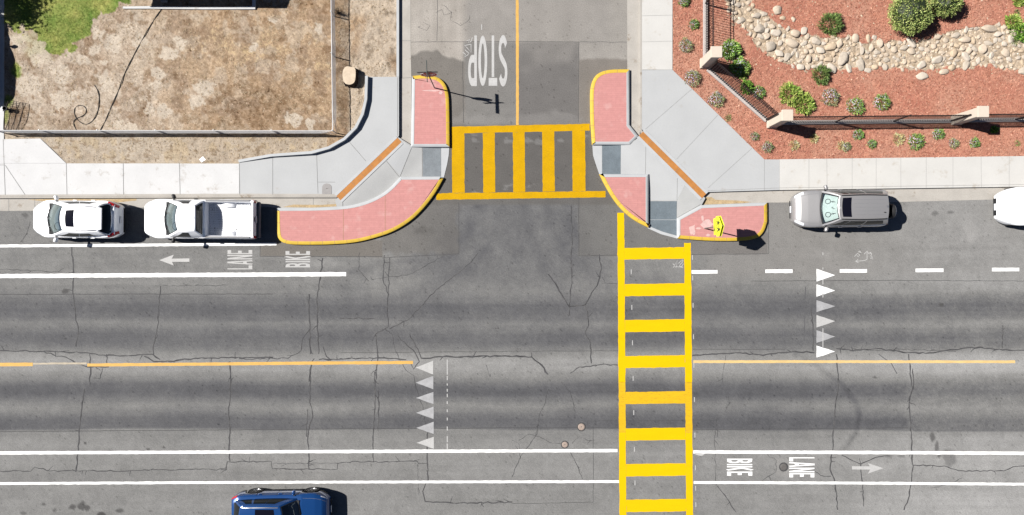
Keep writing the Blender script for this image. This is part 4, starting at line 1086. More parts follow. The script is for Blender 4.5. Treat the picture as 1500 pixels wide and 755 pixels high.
special = [(1446, 44, 15, 7, 4, 0, 'longest pale boulder at the upper edge of the creek bed on the right'), (1348, 113, 9.5, 6.5, -15, 3, 'flat white rock lying alone on mulch below the creek'), (1269, 104, 6, 5, 0, 8, 'small white rock on the lower edge of the creek bed'), (1137, 17, 8.5, 7, -20, 2, 'large squarish tan rock above the upper left creek edge'),
           (1145, 28, 5, 4.5, 0, 4, 'buff cube-like rock just below the large squarish tan rock'), (1161, 30, 4, 5, 10, 9, 'oval tan rock alone on mulch above the creek'), (1251, 58, 5.5, 8, 5, 6, 'upright oval tan rock on the upper creek edge right of the dark shrub'), (1270, 59, 4, 8, 10, 7, 'pointed buff rock on the upper creek edge'), (1279, 56, 4, 5, 0, 8, 'small white rock above the pointed buff rock'),
           (1111, 44, 8.5, 8, 30, 1, 'big round grey rock in the creek near the bent fence corner'), (1127, 68, 8, 9, -30, 5, 'round grey-tan rock at the lower left bank of the creek'), (1107, 24, 8, 5, 20, 5, 'flat dark grey rock in the narrow top end of the creek'), (1084, 32, 7, 5, 35, 1, 'grey rock nearest the metal fence'), (1152, 85, 7, 6, 60, 1, 'grey oval rock at the lower bank above the pale green shrubs'), (1380, 107, 8, 5, 12, 6, 'tan rock on the lower creek edge right of the flat white rock'), (1496, 105, 9, 7, 20, 5, 'grey rock on the lower creek edge at the far right'),
           (1372, 55, 7, 5, 15, 9, 'tan rock on the upper creek edge beside the clipped round bush'), (1397, 53, 7, 5, 20, 5, 'grey slanted rock on the upper creek edge left of the longest boulder'), (1459, 52, 6.5, 4.5, -5, 3, 'white rock just below the longest pale boulder'), (1215, 70, 9, 7, 15, 4, 'wide tan rock in the creek below the dark shrub'), (1333, 77, 8, 5, -10, 2, 'mid-creek tan slab below the clipped round bush'), (1176, 33 + 14, 7, 6, 30, 3, 'whitish boulder in the upper bank left of the dark shrub'), (1135, 49, 8, 7, 0, 8, 'broad white boulder near the centre of the creek bend')]
placed = [(a[0], a[1], max(a[2], a[3])) for a in special]
for u, v, a, b, rz, i, lb in special: rock(u, v, a, b, rz, i, lb, None)
tries = 0; cnt = 0
while cnt < 268 and tries < 60000:
    tries += 1
    u = random.uniform(1056, 1545); v = random.uniform(-45, 112)
    big = max(0, 1 - tries / 30000)
    r_ = (2.6 + random.random() ** 2 * 6.2 * big + 1.2 * big) * (1 if u < 1240 else .84)
    if not pip(np.array([u]), np.array([v]), CREEK)[0]: continue
    if any(math.hypot(u - x, v - y) < (r_ + q) * .80 for x, y, q in placed): continue
    placed.append((u, v, r_)); cnt += 1
    rock(u, v, r_ * random.uniform(.95, 1.25), r_ * random.uniform(.7, .95), random.uniform(0, 180), random.randrange(10), 'rounded pale rock packed among others in the dry creek bed')


# ---------------------------------------------------------------- plants
def leaves(n, rx, rz, ll, lw, c0, c1, seed, shell=.55, droop=.3, lump=.25, spike=0.0, core=0.0):
    rr = np.random.default_rng(seed)
    th = rr.uniform(0, 2 * np.pi, n); ph = np.arccos(rr.uniform(0.02, 1, n))
    d = np.stack([np.sin(ph) * np.cos(th), np.sin(ph) * np.sin(th), np.cos(ph)], -1)
    lumpy = 1 + (vn(d[:, 0] * 3 + 5, d[:, 1] * 3 + d[:, 2] * 2 + 5, seed) - .5) * 2 * lump
    r = (shell + (1 - shell) * rr.random(n) ** .6) * lumpy
    P = d * r[:, None] * np.array([rx, rx, rz])
    out = d + rr.normal(0, .45, (n, 3)) + np.array([0, 0, droop]) + d * spike
    out /= np.linalg.norm(out, axis=1, keepdims=True)
    s = np.cross(out, rr.normal(0, 1, (n, 3))); s /= np.linalg.norm(s, axis=1, keepdims=True)
    L_ = ll * rr.uniform(.6, 1.25, n); w = lw * rr.uniform(.7, 1.2, n)
    ax = out * (L_ / 2)[:, None]; bx = s * (w / 2)[:, None]
    v = np.stack([P - ax * .9, P + bx, P + ax * 1.1, P - bx], 1).reshape(-1, 3); f = np.arange(n * 4).reshape(-1, 4)
    t = rr.random(n)[:, None]; c = np.array(c0) * (1 - t) + np.array(c1) * t
    c = slin(np.minimum(c * 1.42 * rr.uniform(.78, 1.14, (n, 1)), 250))
    return v, f, np.repeat(c, 4, 0)


def flowers(n, rx, rz, size, c0, c1, seed, side=(0.4, -0.3)):
    rr = np.random.default_rng(seed + 99); th = rr.uniform(0, 2 * np.pi, n); ph = np.arccos(rr.uniform(.15, 1, n))
    d = np.stack([np.sin(ph) * np.cos(th), np.sin(ph) * np.sin(th), np.cos(ph)], -1)
    P = d * np.array([rx, rx, rz]) * rr.uniform(.92, 1.1, (n, 1))
    a = rr.normal(0, 1, (n, 3)); ax = np.cross(d, a); ax /= np.linalg.norm(ax, axis=1, keepdims=True); bx = np.cross(d, ax)
    s = size * rr.uniform(.6, 1.3, n)[:, None]
    v, f, _ = quads(P, ax * s, bx * s, np.zeros((n, 3)))
    t = rr.random(n)[:, None]; c = slin(np.array(c0) * (1 - t) + np.array(c1) * t)
    return v, f, np.repeat(c, 4, 0)


# kinds: leaf count, leaf length, width, colours, flower count, flower colours, height ratio
KIND = {
    'lavender': dict(n=620, ll=.11, lw=.022, c0=(88, 106, 62), c1=(168, 174, 124), fl=130, f0=(196, 178, 214), f1=(244, 238, 246), hz=.85),
    'greenflower': dict(n=620, ll=.12, lw=.03, c0=(70, 110, 46), c1=(150, 172, 90), fl=70, f0=(206, 194, 220), f1=(244, 240, 246), hz=.8),
    'yellowgreen': dict(n=720, ll=.2, lw=.04, c0=(88, 126, 44), c1=(196, 202, 112), fl=0, hz=.8, spike=.8),
    'green': dict(n=900, ll=.15, lw=.04, c0=(58, 98, 36), c1=(140, 172, 72), fl=0, hz=.85, spike=.5),
    'dark': dict(n=1000, ll=.17, lw=.026, c0=(52, 78, 36), c1=(132, 150, 84), fl=0, hz=.85, spike=.9),
    'dry': dict(n=480, ll=.13, lw=.022, c0=(176, 158, 96), c1=(222, 204, 150), fl=0, hz=.55, spike=.6),
    'whiteflower': dict(n=1000, ll=.15, lw=.045, c0=(78, 120, 50), c1=(166, 190, 96), fl=90, f0=(225, 220, 230), f1=(245, 245, 245), hz=.9),
    'weed': dict(n=150, ll=.12, lw=.018, c0=(90, 120, 60), c1=(150, 150, 100), fl=0, hz=.6, spike=.6),
}
pid = 0


def plant(u, v, r, kind, label, name='shrub', cat='shrub', grey=0):
    global pid
    pid += 1; k = KIND[kind]; rr_ = r / S; sc_ = (r / 13) ** 1.3
    root = empty(name, label, cat, G(u, v, ZD - .01), random.uniform(0, 6.28), 'shrubs planted in the red mulch')
    nn = max(120, int(k['n'] * sc_))
    fl = link('foliage', np_mesh('foliage', *leaves(nn, rr_ * .92, rr_ * k['hz'], min(k['ll'], rr_ * .6), k['lw'], k['c0'], k['c1'], pid, spike=k.get('spike', .2)), 'leaf'), root)
    if k['fl']:
        fo = link('flowers', np_mesh('flowers', *flowers(max(130, int(k['fl'] * sc_)), rr_ * .9, rr_ * k['hz'] * .95, min(.016, rr_ * .035), k['f0'], k['f1'], pid), 'leaf'), root); fo['kind'] = 'stuff'
    mb = MB()
    for a in range(5): mb.tube([(0, 0, -.02), (math.cos(a * 1.26) * rr_ * .3, math.sin(a * 1.26) * rr_ * .3, rr_ * k['hz'] * .35), (math.cos(a * 1.26) * rr_ * .6, math.sin(a * 1.26) * rr_ * .6, rr_ * k['hz'] * .6)], [.012, .008, .004], 4)
    mb.build('stem', 'bark', root)
    return root


PL = [
    (1001, 4, 9, 'greenflower', 'small flowering shrub at the top edge beside the vertical sidewalk'),
    (1015, 38, 8, 'greenflower', 'smallest green shrub in the column between sidewalk and metal fence'),
    (1003.5, 69, 11.5, 'lavender', 'lavender-flowered shrub in the narrow bed left of the first stucco pillar'),
    (1013, 116, 14, 'lavender', 'mauve-flowered round shrub below the first stucco pillar at the sidewalk edge'),
    (1047.5, 147, 13.5, 'lavender', 'grey-mauve round shrub under the diagonal metal fence, with bare buff edge'),
    (1065, 174, 5.5, 'weed', 'sparse little plant between diagonal fence and angled sidewalk'),
    (1067, 76, 16, 'whiteflower', 'bright leafy bush tucked right behind the first stucco pillar'),
    (1081, 100, 15, 'whiteflower', 'white-flecked leafy bush half in the first pillar shadow'),
    (1086, 109, 8, 'yellowgreen', 'little pale tuft at the foot of the white-flecked bush'),
    (1093, 129, 11, 'green', 'light green shrub seen just past the diagonal fence top'),
    (1110, 137, 10.5, 'greenflower', 'green shrub with pale flowers just inside the diagonal fence'),
    (1155, 140, 18, 'yellowgreen', 'larger yellow-green spiky shrub of the touching pair by the corner pillar'),
    (1175, 154, 16.5, 'yellowgreen', 'lower yellow-green shrub of the touching pair by the corner pillar'),
    (1214, 144, 15, 'lavender', 'mauve and cream flowering shrub inside the fence, first after the yellow-green pair'),
    (1250, 157, 14.5, 'greenflower', 'green shrub inside the fence, middle of the flowering three'),
    (1289, 151.5, 13.5, 'greenflower', 'rightmost shrub of the flowering three inside the fence'),
    (1200, 112, 15, 'dark', 'dark grassy shrub on mulch just under the creek'),
    (1214, 38, 19, 'dark', 'dark dense round shrub on the upper bank of the creek'),
    (1480, 34, 12, 'yellowgreen', 'yellowish loose shrub left of the green one at the right edge above the creek'),
    (1491, 48, 15, 'green', 'loose green shrub cut by the right edge above the creek'),
    (1483, 62, 7, 'weed', 'thin weedy plant growing out of the creek rocks at right'),
    (1488, 4, 9, 'yellowgreen', 'small shrub in the top right corner'),
    (1486, 20, 6, 'weed', 'tiny tuft below the top right corner shrub'),
    (1103.5, 201, 7.5, 'lavender', 'small grey shrub just below the corner pillar outside the fence'),
    (1122.5, 216.5, 9, 'lavender', 'small purple-flowered shrub nearest the angled sidewalk corner'),
    (1162, 213.5, 8, 'dry', 'straw-coloured dry shrub, left one of the dry pair outside the fence'),
    (1190, 203.5, 8, 'dry', 'straw-coloured dry shrub at the end of the corner pillar shadow'),
    (1231, 214, 8, 'dry', 'dry tan half of a clump beside a purple-flowered plant'),
    (1237, 216, 7.5, 'lavender', 'purple-flowered plant growing against a dry tan clump'),
    (1254.5, 198, 9, 'greenflower', 'green shrub touching the fence shadow with a mauve tip'),
    (1275, 212, 7.5, 'greenflower', 'small green shrub in the middle of the outer row'),
    (1313, 205.5, 10, 'dry', 'pale cream shrub left of the biggest outer-row shrub'),
    (1338, 208, 13, 'greenflower', 'biggest green shrub of the row between fence and sidewalk'),
    (1370.5, 198, 9.5, 'greenflower', 'bright green shrub right of the biggest outer-row shrub'),
    (1394, 211, 8, 'lavender', 'greyish shrub below the third stucco pillar'),
    (1424, 210, 8.5, 'greenflower', 'sage shrub right of the greyish one below the third pillar'),
    (1487, 211, 5, 'weed', 'tiny tuft alone at the right end of the outer row'),
    (1453, 191, 6, 'green', 'small plant at the tip of the third pillar shadow'),
]
for p in PL: plant(*p)


def clipped_bush(u, v, r, h, label, seed):
    root = empty('clipped_bush', label, 'bush', G(u, v, ZD - .01), 0, 'clipped round bushes above the creek')
    r_ = r / S
    bm = bmesh.new(); bmesh.ops.create_icosphere(bm, subdivisions=4, radius=1)
    for q in bm.verts:
        p = q.co; n_ = float(fbm(p.x * 3 + seed, p.y * 3 + p.z * 2, seed, 3)) - .5
        q.co = Vector((p.x * r_ * .86, p.y * r_ * .86, max(-.02, h / 2 + p.z * h / 2 * .88))) * (1 + n_ * .18)
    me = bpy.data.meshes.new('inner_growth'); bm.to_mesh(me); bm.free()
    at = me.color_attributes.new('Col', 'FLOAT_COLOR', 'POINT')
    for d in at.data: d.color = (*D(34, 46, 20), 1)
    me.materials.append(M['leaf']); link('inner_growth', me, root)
    rr = np.random.default_rng(seed); n = int(9500 * (r_ / 1.0) ** 2)
    d = rr.normal(0, 1, (n, 3)); d /= np.linalg.norm(d, axis=1, keepdims=True); d = d[d[:, 2] > -.75]; n = len(d)
    lump = 1 + (fbm(d[:, 0] * 7 + 9, d[:, 1] * 7 + d[:, 2] * 5 + 9, seed, 3) - .5) * .5
    P = d * np.array([r_, r_, h / 2]) * (lump * rr.uniform(.84, 1.03, n))[:, None] + np.array([0, 0, h / 2])
    o_ = d + rr.normal(0, .7, (n, 3)); o_ /= np.linalg.norm(o_, axis=1, keepdims=True); s = np.cross(o_, rr.normal(0, 1, (n, 3))); s /= np.linalg.norm(s, axis=1, keepdims=True)
    ax = o_ * .032 * rr.uniform(.6, 1.3, (n, 1)); bx = s * .02 * rr.uniform(.6, 1.3, (n, 1))
    vv = np.stack([P - ax, P + bx, P + ax, P - bx], 1).reshape(-1, 3)
    t = rr.random(n)[:, None]; c = slin(1.38 * (np.array((84, 106, 50)) * (1 - t) + np.array((186, 194, 118)) * t) * rr.uniform(.85, 1.1, (n, 1)))
    link('foliage', np_mesh('foliage', vv, np.arange(n * 4).reshape(-1, 4), np.repeat(c, 4, 0), 'leaf'), root)
    MB().tube([(0, 0, -.05), (0, 0, h * .6)], [.06, .04], 6).build('trunk', 'bark', root)


clipped_bush(1321, 27, 29, 1.35, 'large clipped round bush with a dark shadow above the creek', 3)
clipped_bush(1374, 11, 20.5, 1.1, 'smaller clipped round bush at the top edge, right of the large one', 5)


# ---------------------------------------------------------------- metal fence with stucco pillars
def pillar(u0, u1, v0, v1, label, h=1.95):
    c = G((u0 + u1) / 2, (v0 + v1) / 2, ZD - .03); root = empty('stucco_pillar', label, 'pillar', c, 0, 'stucco pillars of the metal fence')
    w = (u1 - u0) / S - .04
    MB().rbox((0, 0, h / 2), (w, w, h), .015).build('shaft', 'stucco', root)
    MB().rbox((0, 0, h + .045), (w + .09, w + .09, .09), .015).build('cap', 'stucco', root)
    MB().rbox((0, 0, .10), (w + .05, w + .05, .20), .012).build('plinth', 'stucco', root)


pillar(1024, 1038, 88, 102, 'cream stucco pillar where the fence turns diagonal beside leafy bushes')
pillar(1121.5, 1135.5, 175, 189, 'cream stucco pillar at the lower end of the diagonal fence')
pillar(1390.5, 1404.5, 170, 184, 'cream stucco pillar in the straight fence near the right edge')


def metal_fence(a, b, label, h=1.5, posts=2.4):
    A, B = G(*a, ZD - .03), G(*b, ZD - .03); L_ = (B - A).length; t = (B - A).normalized()
    root = empty('metal_fence', label, 'fence', A, math.atan2(t.y, t.x), 'dark metal picket fence runs')
    MB().rbox((L_ / 2, 0, .06), (L_, .2, .16), .015).build('concrete_base', 'mow_strip', root)
    mb = MB(); k = .06
    while k < L_ - .03: mb.box((k, 0, .16 + (h - .16) / 2), (.018, .018, h - .16)); k += .118
    mb.build('picket_panel', 'dark_metal', root)
    for z in (.26, h - .16): MB().box((L_ / 2, 0, z), (L_, .022, .025)).build('rail', 'dark_metal', root)
    MB().box((L_ / 2, 0, h), (L_, .024, .028)).build('top_rail', 'dark_metal', root)
    n = max(1, int(L_ / posts))
    for i in range(n + 1):
        x = min(max(i * L_ / n, .04), L_ - .04)
        MB().rbox((x, 0, h / 2 + .05), (.06, .06, h + .1), .008).build('post', 'dark_metal', root)
    return root


metal_fence((1032, -230), (1031.5, 87), 'dark picket fence running up from the first stucco pillar')
metal_fence((1035, 103), (1121, 178), 'dark picket fence running diagonally between two stucco pillars')
metal_fence((1136, 181), (1390, 178.5), 'long dark picket fence between the corner pillar and the right-hand pillar')
metal_fence((1405, 177.5), (1950, 172), 'dark picket fence leaving the picture to the right of the last pillar')


# ---------------------------------------------------------------- chain-link fence
def chain_fence(a, b, posts, label, h=.74):
    A, B = G(*a, ZD - .02), G(*b, ZD - .02); L_ = (B - A).length; t = (B - A).normalized()
    root = empty('chain_link_fence', label, 'fence', A, math.atan2(t.y, t.x), 'chain-link fence around the dirt yard')
    MB().tube([(0, 0, h), (L_, 0, h)], .021, 8).build('top_rail', 'galvanised', root)
    mb = MB(); k = -h
    while k < L_:
        for x0, x1 in ((k, k + h), (k + h, k)):
            za, zb = .02, h - .01
            xa, xb = x0, x1
            lo, hi = (0, L_)
            if min(xa, xb) < lo or max(xa, xb) > hi: continue
            mb.tube([(xa, 0, za), (xb, 0, zb)], .004, 3, False)
        k += .062
    mb.build('wire_mesh', 'galvanised', root)
    for p in posts:
        MB().tube([(p * L_, 0.03, -.05), (p * L_, 0.03, h + .03)], .026, 8).build('post', 'galvanised', root)


chain_fence((6, 196), (494, 196.5), [0.002, .14, .31, .48, .65, .82, .998], 'low chain-link fence along the sidewalk side of the dirt yard')
chain_fence((494, 196), (489, -200), [.28, .43, .72, .87], 'low chain-link fence along the side street edge of the dirt yard')


# ---------------------------------------------------------------- yard oddments
root = empty('tree_stump', 'pale cut tree stump beside the chain-link fence', 'tree stump', G(516, 115, ZD - .02))
outl = [(-.30, -.30), (-.34, 0), (-.33, .30), (-.2, .44), (.12, .46), (.27, .34), (.30, .0), (.24, -.36), (.05, -.46), (-.2, -.44)]
outl = sm([(x * random.uniform(.86, 1.12), y * random.uniform(.88, 1.1)) for x, y in outl] + [outl[0]], 2)[:-1]
nB = len(outl); vs_ = []
for z, s, j in ((-.02, 1.16, .05), (.12, 1.03, .03), (.30, .98, .02), (.42, .97, .0)):
    for x, y in outl: vs_.append((x * s + random.uniform(-j, j), y * s + random.uniform(-j, j), z))
MB().add(vs_, [(r_ * nB + k, r_ * nB + (k + 1) % nB, (r_ + 1) * nB + (k + 1) % nB, (r_ + 1) * nB + k) for r_ in range(3) for k in range(nB)]).build('bark', 'bark', root, fix=True)
MB().add([(x * .97, y * .97, .42 + random.uniform(-.004, .004)) for x, y in outl], [tuple(range(nB))]).build('cut_face', 'cut_wood', root)
mb = MB()
for k in range(26):
    a = random.uniform(-1.6, 1.9); x, y = .27 * math.cos(a), .42 * math.sin(a)
    mb.tube([(x, y, .3), (x * 1.2, y * 1.15, .40 + random.uniform(-.05, .08)), (x * 1.35 + random.uniform(-.05, .05), y * 1.25 + random.uniform(-.05, .05), .36)], [.012, .008, .003], 4)
mb.build('splinters', 'bark', root)

root = empty('dry_weed', 'black tangled dead weed caught against the chain-link fence', 'weed', G(497, 21, ZD - .01))
mb = MB()
for k in range(60):
    a = random.uniform(0, 6.28); r_ = random.uniform(.1, .34); z = random.uniform(.05, .4)
    mb.tube([(0, 0, 0), (math.cos(a) * r_ * .5 + random.uniform(-.06, .06), math.sin(a) * r_ * .5, z), (math.cos(a) * r_, math.sin(a) * r_, z + random.uniform(-.1, .1))], [.008, .006, .003], 4)
mb.build('twigs', 'rusty_wire', root)


def hose(pts, label, r=.018, z=ZD + .015, it=3):
    q = sm(pts, it)
    o = MB().tube([G(a, b, z + .01 * math.sin(i * .7)) for i, (a, b) in enumerate(q)], r, 6).build('garden_hose', 'black_rubber', smooth=60)
    return tag(o, label, 'hose')


hose([(243, 9), (232, 24), (218, 46), (206, 68), (194, 90), (184, 110), (176, 134), (166, 155), (158, 176), (149, 192)], 'black hose lying straight across the dirt yard from the house slab')
hose([(141, 126), (147, 136), (148, 150), (145, 168), (136, 181), (127, 184), (117, 178), (111, 168), (112, 159), (119, 155), (127, 157), (130, 164), (125, 171), (115, 174), (109, 180), (114, 191)], 'black hose coiled in one loop near the chain-link fence')

root = empty('wire_panel', 'rusty wire mesh panel lying in the lower left corner of the yard', 'wire panel', G(25, 170, ZD))
mb = MB(); qa, qb, qc, qd = [G(*p) - G(25, 170) for p in [(16, 148), (43, 153), (32, 191), (9, 191)]]
surf = lambda s, t: (qa.lerp(qb, s)).lerp(qd.lerp(qc, s), t) + Vector((0, 0, .05 + .10 * math.sin(math.pi * t) + .05 * s))
for i in range(4): mb.tube([surf(i / 3, k / 8) for k in range(9)], .015, 5)
mb.build('upright', 'rusty_wire', root)
mb = MB()
for k in range(17): mb.tube([surf(j / 4, k / 16) + Vector((0, random.uniform(-.01, .01), 0)) for j in range(5)], .007, 4)
mb.build('cross_wires', 'rusty_wire', root)
root = empty('plastic_pot', 'black and white plastic pot on the wire panel by the driveway', 'pot', G(17, 162, ZD + .16))
MB().lathe([(.07, 0), (.10, .18), (.115, .18), (.115, .2), (.09, .2), (.075, .06), (.001, .06)], 14).build('pot', 'black_rubber', root, 40)
MB().rbox((-.17, .0, .06), (.10, .2, .14), .02).build('lid', 'paper', root)

p = empty('paper_sheet', 'square white sheet of paper on the dirt beside the sidewalk', 'paper', G(298.5, 234.5, ZD + .03), R(38))
MB().grid(lambda a, b: Vector(((a - .5) * .24, (b - .5) * .2, .012 * math.sin(a * 5 + b * 3))), 6, 6).build('sheet', 'paper', p, 60)


def round_cover(u, v, r, label, mat, z=0.004, ring=True):
    root = empty('valve_cover' if mat == 'cover_pale' else 'manhole_cover', label, 'utility cover', G(u, v, z))
    q = r / S
    MB().lathe([(q, 0), (q, .010), (q * .97, .013), (q * .6, .015), (q * .001, .015)], 24).build('lid', mat, root, 40)
    MB().lathe([(q * 1.35, 0), (q * 1.33, .006), (q * 1.02, .008), (q * 1.01, .002)], 24).build('frame', 'asphalt_seam', root, 40)
    MB().lathe([(q * .16, .0), (q * .16, .018), (.001, .018)], 10).build('lift_hole', 'iron', root, 40)


round_cover(851.5, 625.5, 4.9, 'pale round valve cover at the edge of the dark wheel track', 'cover_pale')
round_cover(827.3, 651.5, 4.3, 'smaller pale round valve cover just above the white lane line', 'cover_pale')
round_cover(1147.8, 684.3, 5.0, 'grey iron manhole cover in the bike lane beside the word LANE', 'iron')
root = empty('utility_cover', 'grey rounded utility lid set in the corner sidewalk', 'utility cover', G(480, 277, ZS + .004))
MB().prism([(-.23, -.27), (.23, -.27)] + [(.23 * math.cos(R(a)), .05 + .2 * math.sin(R(a))) for a in range(0, 181, 15)], 0, .008).build('lid', 'lid_concrete', root)
MB().box((0, 0, .01), (.08, .03, .006)).build('lift_hole', 'iron', root)

# porch slab and house (stand just outside the picture, throw the shadow at its top)
slab('concrete_edging', [(183, 12), (226, 11.2), (300, 12.3), (340, 12.4), (376, 11.2), (376, 15.8), (300, 16), (226, 15), (183, 15)], .2, 'white_concrete')
slab('concrete_edging', [(371.6, -150), (376, -150), (376, 11.0), (371.6, 11.2)], .2, 'white_concrete')
root = empty('house', 'house with brown shingle roof standing above the yard', 'house', G(250, -119.5, .1))
x0, x1 = (154 - 250) / S, (347 - 250) / S; y0, y1 = -(-4.5 + 119.5) / S, 4.5
MB().box(((x0 + x1) / 2, (y0 + .6 + y1) / 2, 1.3), (x1 - x0 - 1, y1 - y0 - .8, 2.6)).build('wall', 'house_wall', root)
rz0, rz1 = 2.62, 4.3; ym = (y0 + y1) / 2
MB().add([(x0, y0, rz0), (x1, y0, rz0), (x1, ym, rz1), (x0, ym, rz1), (x1, y1, rz0), (x0, y1, rz0), (x0, y0, rz0 - .12), (x1, y0, rz0 - .12), (x1, y1, rz0 - .12), (x0, y1, rz0 - .12)],
         [(0, 1, 2, 3), (3, 2, 4, 5), (0, 6, 7, 1), (6, 9, 8, 7), (5, 4, 8, 9), (1, 7, 8, 4, 2), (0, 3, 5, 9, 6)]).build('roof', 'roof_shingle', root)
MB().box((-.6, y0 + .58, 1.15), (.95, .05, 2.1)).build('door', 'grey_trim', root)
for x in (-2.0, 1.6): MB().box((x, y0 + .58, 1.55), (1.1, .05, 1.0)).build('window', 'dark_glass', root)
o = MB().rbox((0, 0, .05), (.3, .34, .1), .02).build('step_block', 'lid_concrete'); o.location = G(244, 1, .2)
tag(o, 'small grey block in the house shadow at the end of the straight hose', 'block')


def tree(u, v, h, r, label, seed):
    root = empty('tree', label, 'tree', G(u, v, ZD)); rr = random.Random(seed)
    mb = MB().tube([(0, 0, -.05), (.05, .03, h * .25), (.0, .08, h * .5), (0, 0, h * .8)], [.2, .15, .11, .05], 10)
    for k in range(11):
        a = rr.uniform(0, 6.28); z = h * rr.uniform(.3, .6); L_ = r * rr.uniform(.6, .95)
        mb.tube([(0, .03, z), (math.cos(a) * L_ * .5, math.sin(a) * L_ * .5, z + .5), (math.cos(a) * L_, math.sin(a) * L_, z + rr.uniform(.6, 1.5))], [.06, .04, .015], 6)
    mb.build('trunk', 'bark', root, 60)
    rs = np.random.default_rng(seed); C = []
    for k in range(46):
        d = rs.normal(0, 1, 3); d /= np.linalg.norm(d); C.append(d * np.array([r, r, h * .3]) * rs.uniform(.45, .95) + np.array([0, 0, h * .68]))
    C = np.array(C); n = 16000; i = rs.integers(0, len(C), n); P = C[i] + rs.normal(0, .26, (n, 3))
    o_ = rs.normal(0, 1, (n, 3)); o_ /= np.linalg.norm(o_, axis=1, keepdims=True); s = np.cross(o_, rs.normal(0, 1, (n, 3))); s /= np.linalg.norm(s, axis=1, keepdims=True)
    ax = o_ * .08; bx = s * .045; v = np.stack([P - ax, P + bx, P + ax, P - bx], 1).reshape(-1, 3)
    t = rs.random(n)[:, None]; c = slin(np.array((60, 92, 40)) * (1 - t) + np.array((110, 140, 62)) * t)
    link('crown', np_mesh('crown', v, np.arange(n * 4).reshape(-1, 4), np.repeat(c, 4, 0), 'leaf'), root)


tree(-106, -52, 5.6, 2.45, 'leafy green tree beyond the top left corner shading the lawn', 4)


# ---------------------------------------------------------------- signs
def octa(r, n=8): return [(r * math.cos(R(22.5 + 45 * k)), r * math.sin(R(22.5 + 45 * k))) for k in range(n)]


def flat_plate(mb, pts, y, th):
    n = len(pts)
    vs = [(x, y - th / 2, z) for x, z in pts] + [(x, y + th / 2, z) for x, z in pts]
    return mb.add(vs, [tuple(range(n)), tuple(range(2 * n - 1, n - 1, -1))] + [(i, i + n, (i + 1) % n + n, (i + 1) % n) for i in range(n)])


root = empty('stop_sign', 'stop sign on a thin post with crossed street name blades', 'stop sign', G(637, 130, ZS - .01), R(2))
MB().tube([(0, 0, -.02), (0, 0, 2.86)], .03, 8).build('post', 'steel_post', root, 60)
pl = flat_plate(MB(), [(x, z + 2.27) for x, z in octa(.40)], 0.045, .006).build('sign_plate', 'sign_white', root)
for sgn in (1, -1):
    flat_plate(MB(), [(x, z + 2.27) for x, z in octa(.375)], 0.045 + sgn * .005, .003).build('sign_face', 'sign_red', pl)
    mb = glyphs(MB(), 'STOP', lambda u, v: (sgn * -(u - .27), 0, v * .25 + 2.145), [.12, .12, .12, .12], .02, .26, .14, dz=0, z0=0)
    mb.v = [(x, 0.045 + sgn * (.0085), z) for x, y, z in mb.v]
    mb.build('sign_lettering', 'sign_white', pl)
br = MB().box((0, 0, 2.9), (.05, .05, .1)).build('bracket', 'steel_post', root)
MB().box((0, 0, 2.86), (.9, .022, .17)).build('name_blade', 'sign_green', root)
MB().box((0, 0, 3.05), (.022, .95, .17)).build('name_blade', 'sign_green', root)

root = empty('pedestrian_sign', 'yellow-green pedestrian crossing sign on pole in the pink brick island', 'road sign', G(1031, 335, ZS - .01), R(2))
MB().tube([(0, 0, -.02), (0, 0, 2.95)], .03, 8).build('post', 'steel_post', root, 60)


def sign_x(name, pts, x, mat, parent, th=.005):
    """plate in the yz plane, pts (y,z)"""
    n = len(pts); vs = [(x - th / 2, y, z) for y, z in pts] + [(x + th / 2, y, z) for y, z in pts]
    return MB().add(vs, [tuple(range(n - 1, -1, -1)), tuple(range(n, 2 * n))] + [(i, (i + 1) % n, (i + 1) % n + n, i + n) for i in range(n)]).build(name, mat, parent, fix=True)


pent = [(-.46, 2.08), (.46, 2.08), (.46, 2.52), (0, 3.0), (-.46, 2.52)]
plaq = [(-.38, 1.70), (.38, 1.70), (.38, 2.05), (-.38, 2.05)]
for sx in (-1, 1):
    f = sign_x('warning_plate', pent, sx * .05, 'sign_lime', root, .006); xx = sx * .0555
    # two walking figures
    for cy, h_ in ((-.15, .46), (.15, .40)):
        z0 = 2.16
        mb = MB()
        add = lambda pts: mb.add([(xx, y, z) for y, z in pts], [tuple(range(len(pts)))])
        add([(cy + .05 * math.cos(R(a)), z0 + h_ + .04 + .05 * math.sin(R(a))) for a in range(0, 360, 30)])
        add([(cy - .055, z0 + h_ * .45), (cy + .055, z0 + h_ * .45), (cy + .065, z0 + h_ - .03), (cy - .065, z0 + h_ - .03)])
        add([(cy - .05, z0 + h_ * .44), (cy, z0 + h_ * .44), (cy - .09, z0), (cy - .15, z0)])
        add([(cy + .005, z0 + h_ * .44), (cy + .055, z0 + h_ * .44), (cy + .14, z0 + .02), (cy + .08, z0)])
        add([(cy + .07, z0 + h_ * .9), (cy + .16, z0 + h_ * .6), (cy + .13, z0 + h_ * .55), (cy + .066, z0 + h_ * .72)])
        add([(cy - .07, z0 + h_ * .9), (cy - .16, z0 + h_ * .62), (cy - .13, z0 + h_ * .56), (cy - .066, z0 + h_ * .72)])
        mb.build('walking_figure', 'sign_black', f)
    f2 = sign_x('arrow_plate', plaq, sx * .05, 'sign_lime', root, .006)
    MB().add([(xx, y, z) for y, z in [(.22, 2.0), (.26, 1.95), (-.1, 1.80), (-.07, 1.74), (-.25, 1.76), (-.15, 1.90), (-.125, 1.85)]], [(0, 1, 2, 3, 4, 5, 6)]).build('arrow', 'sign_black', f2)


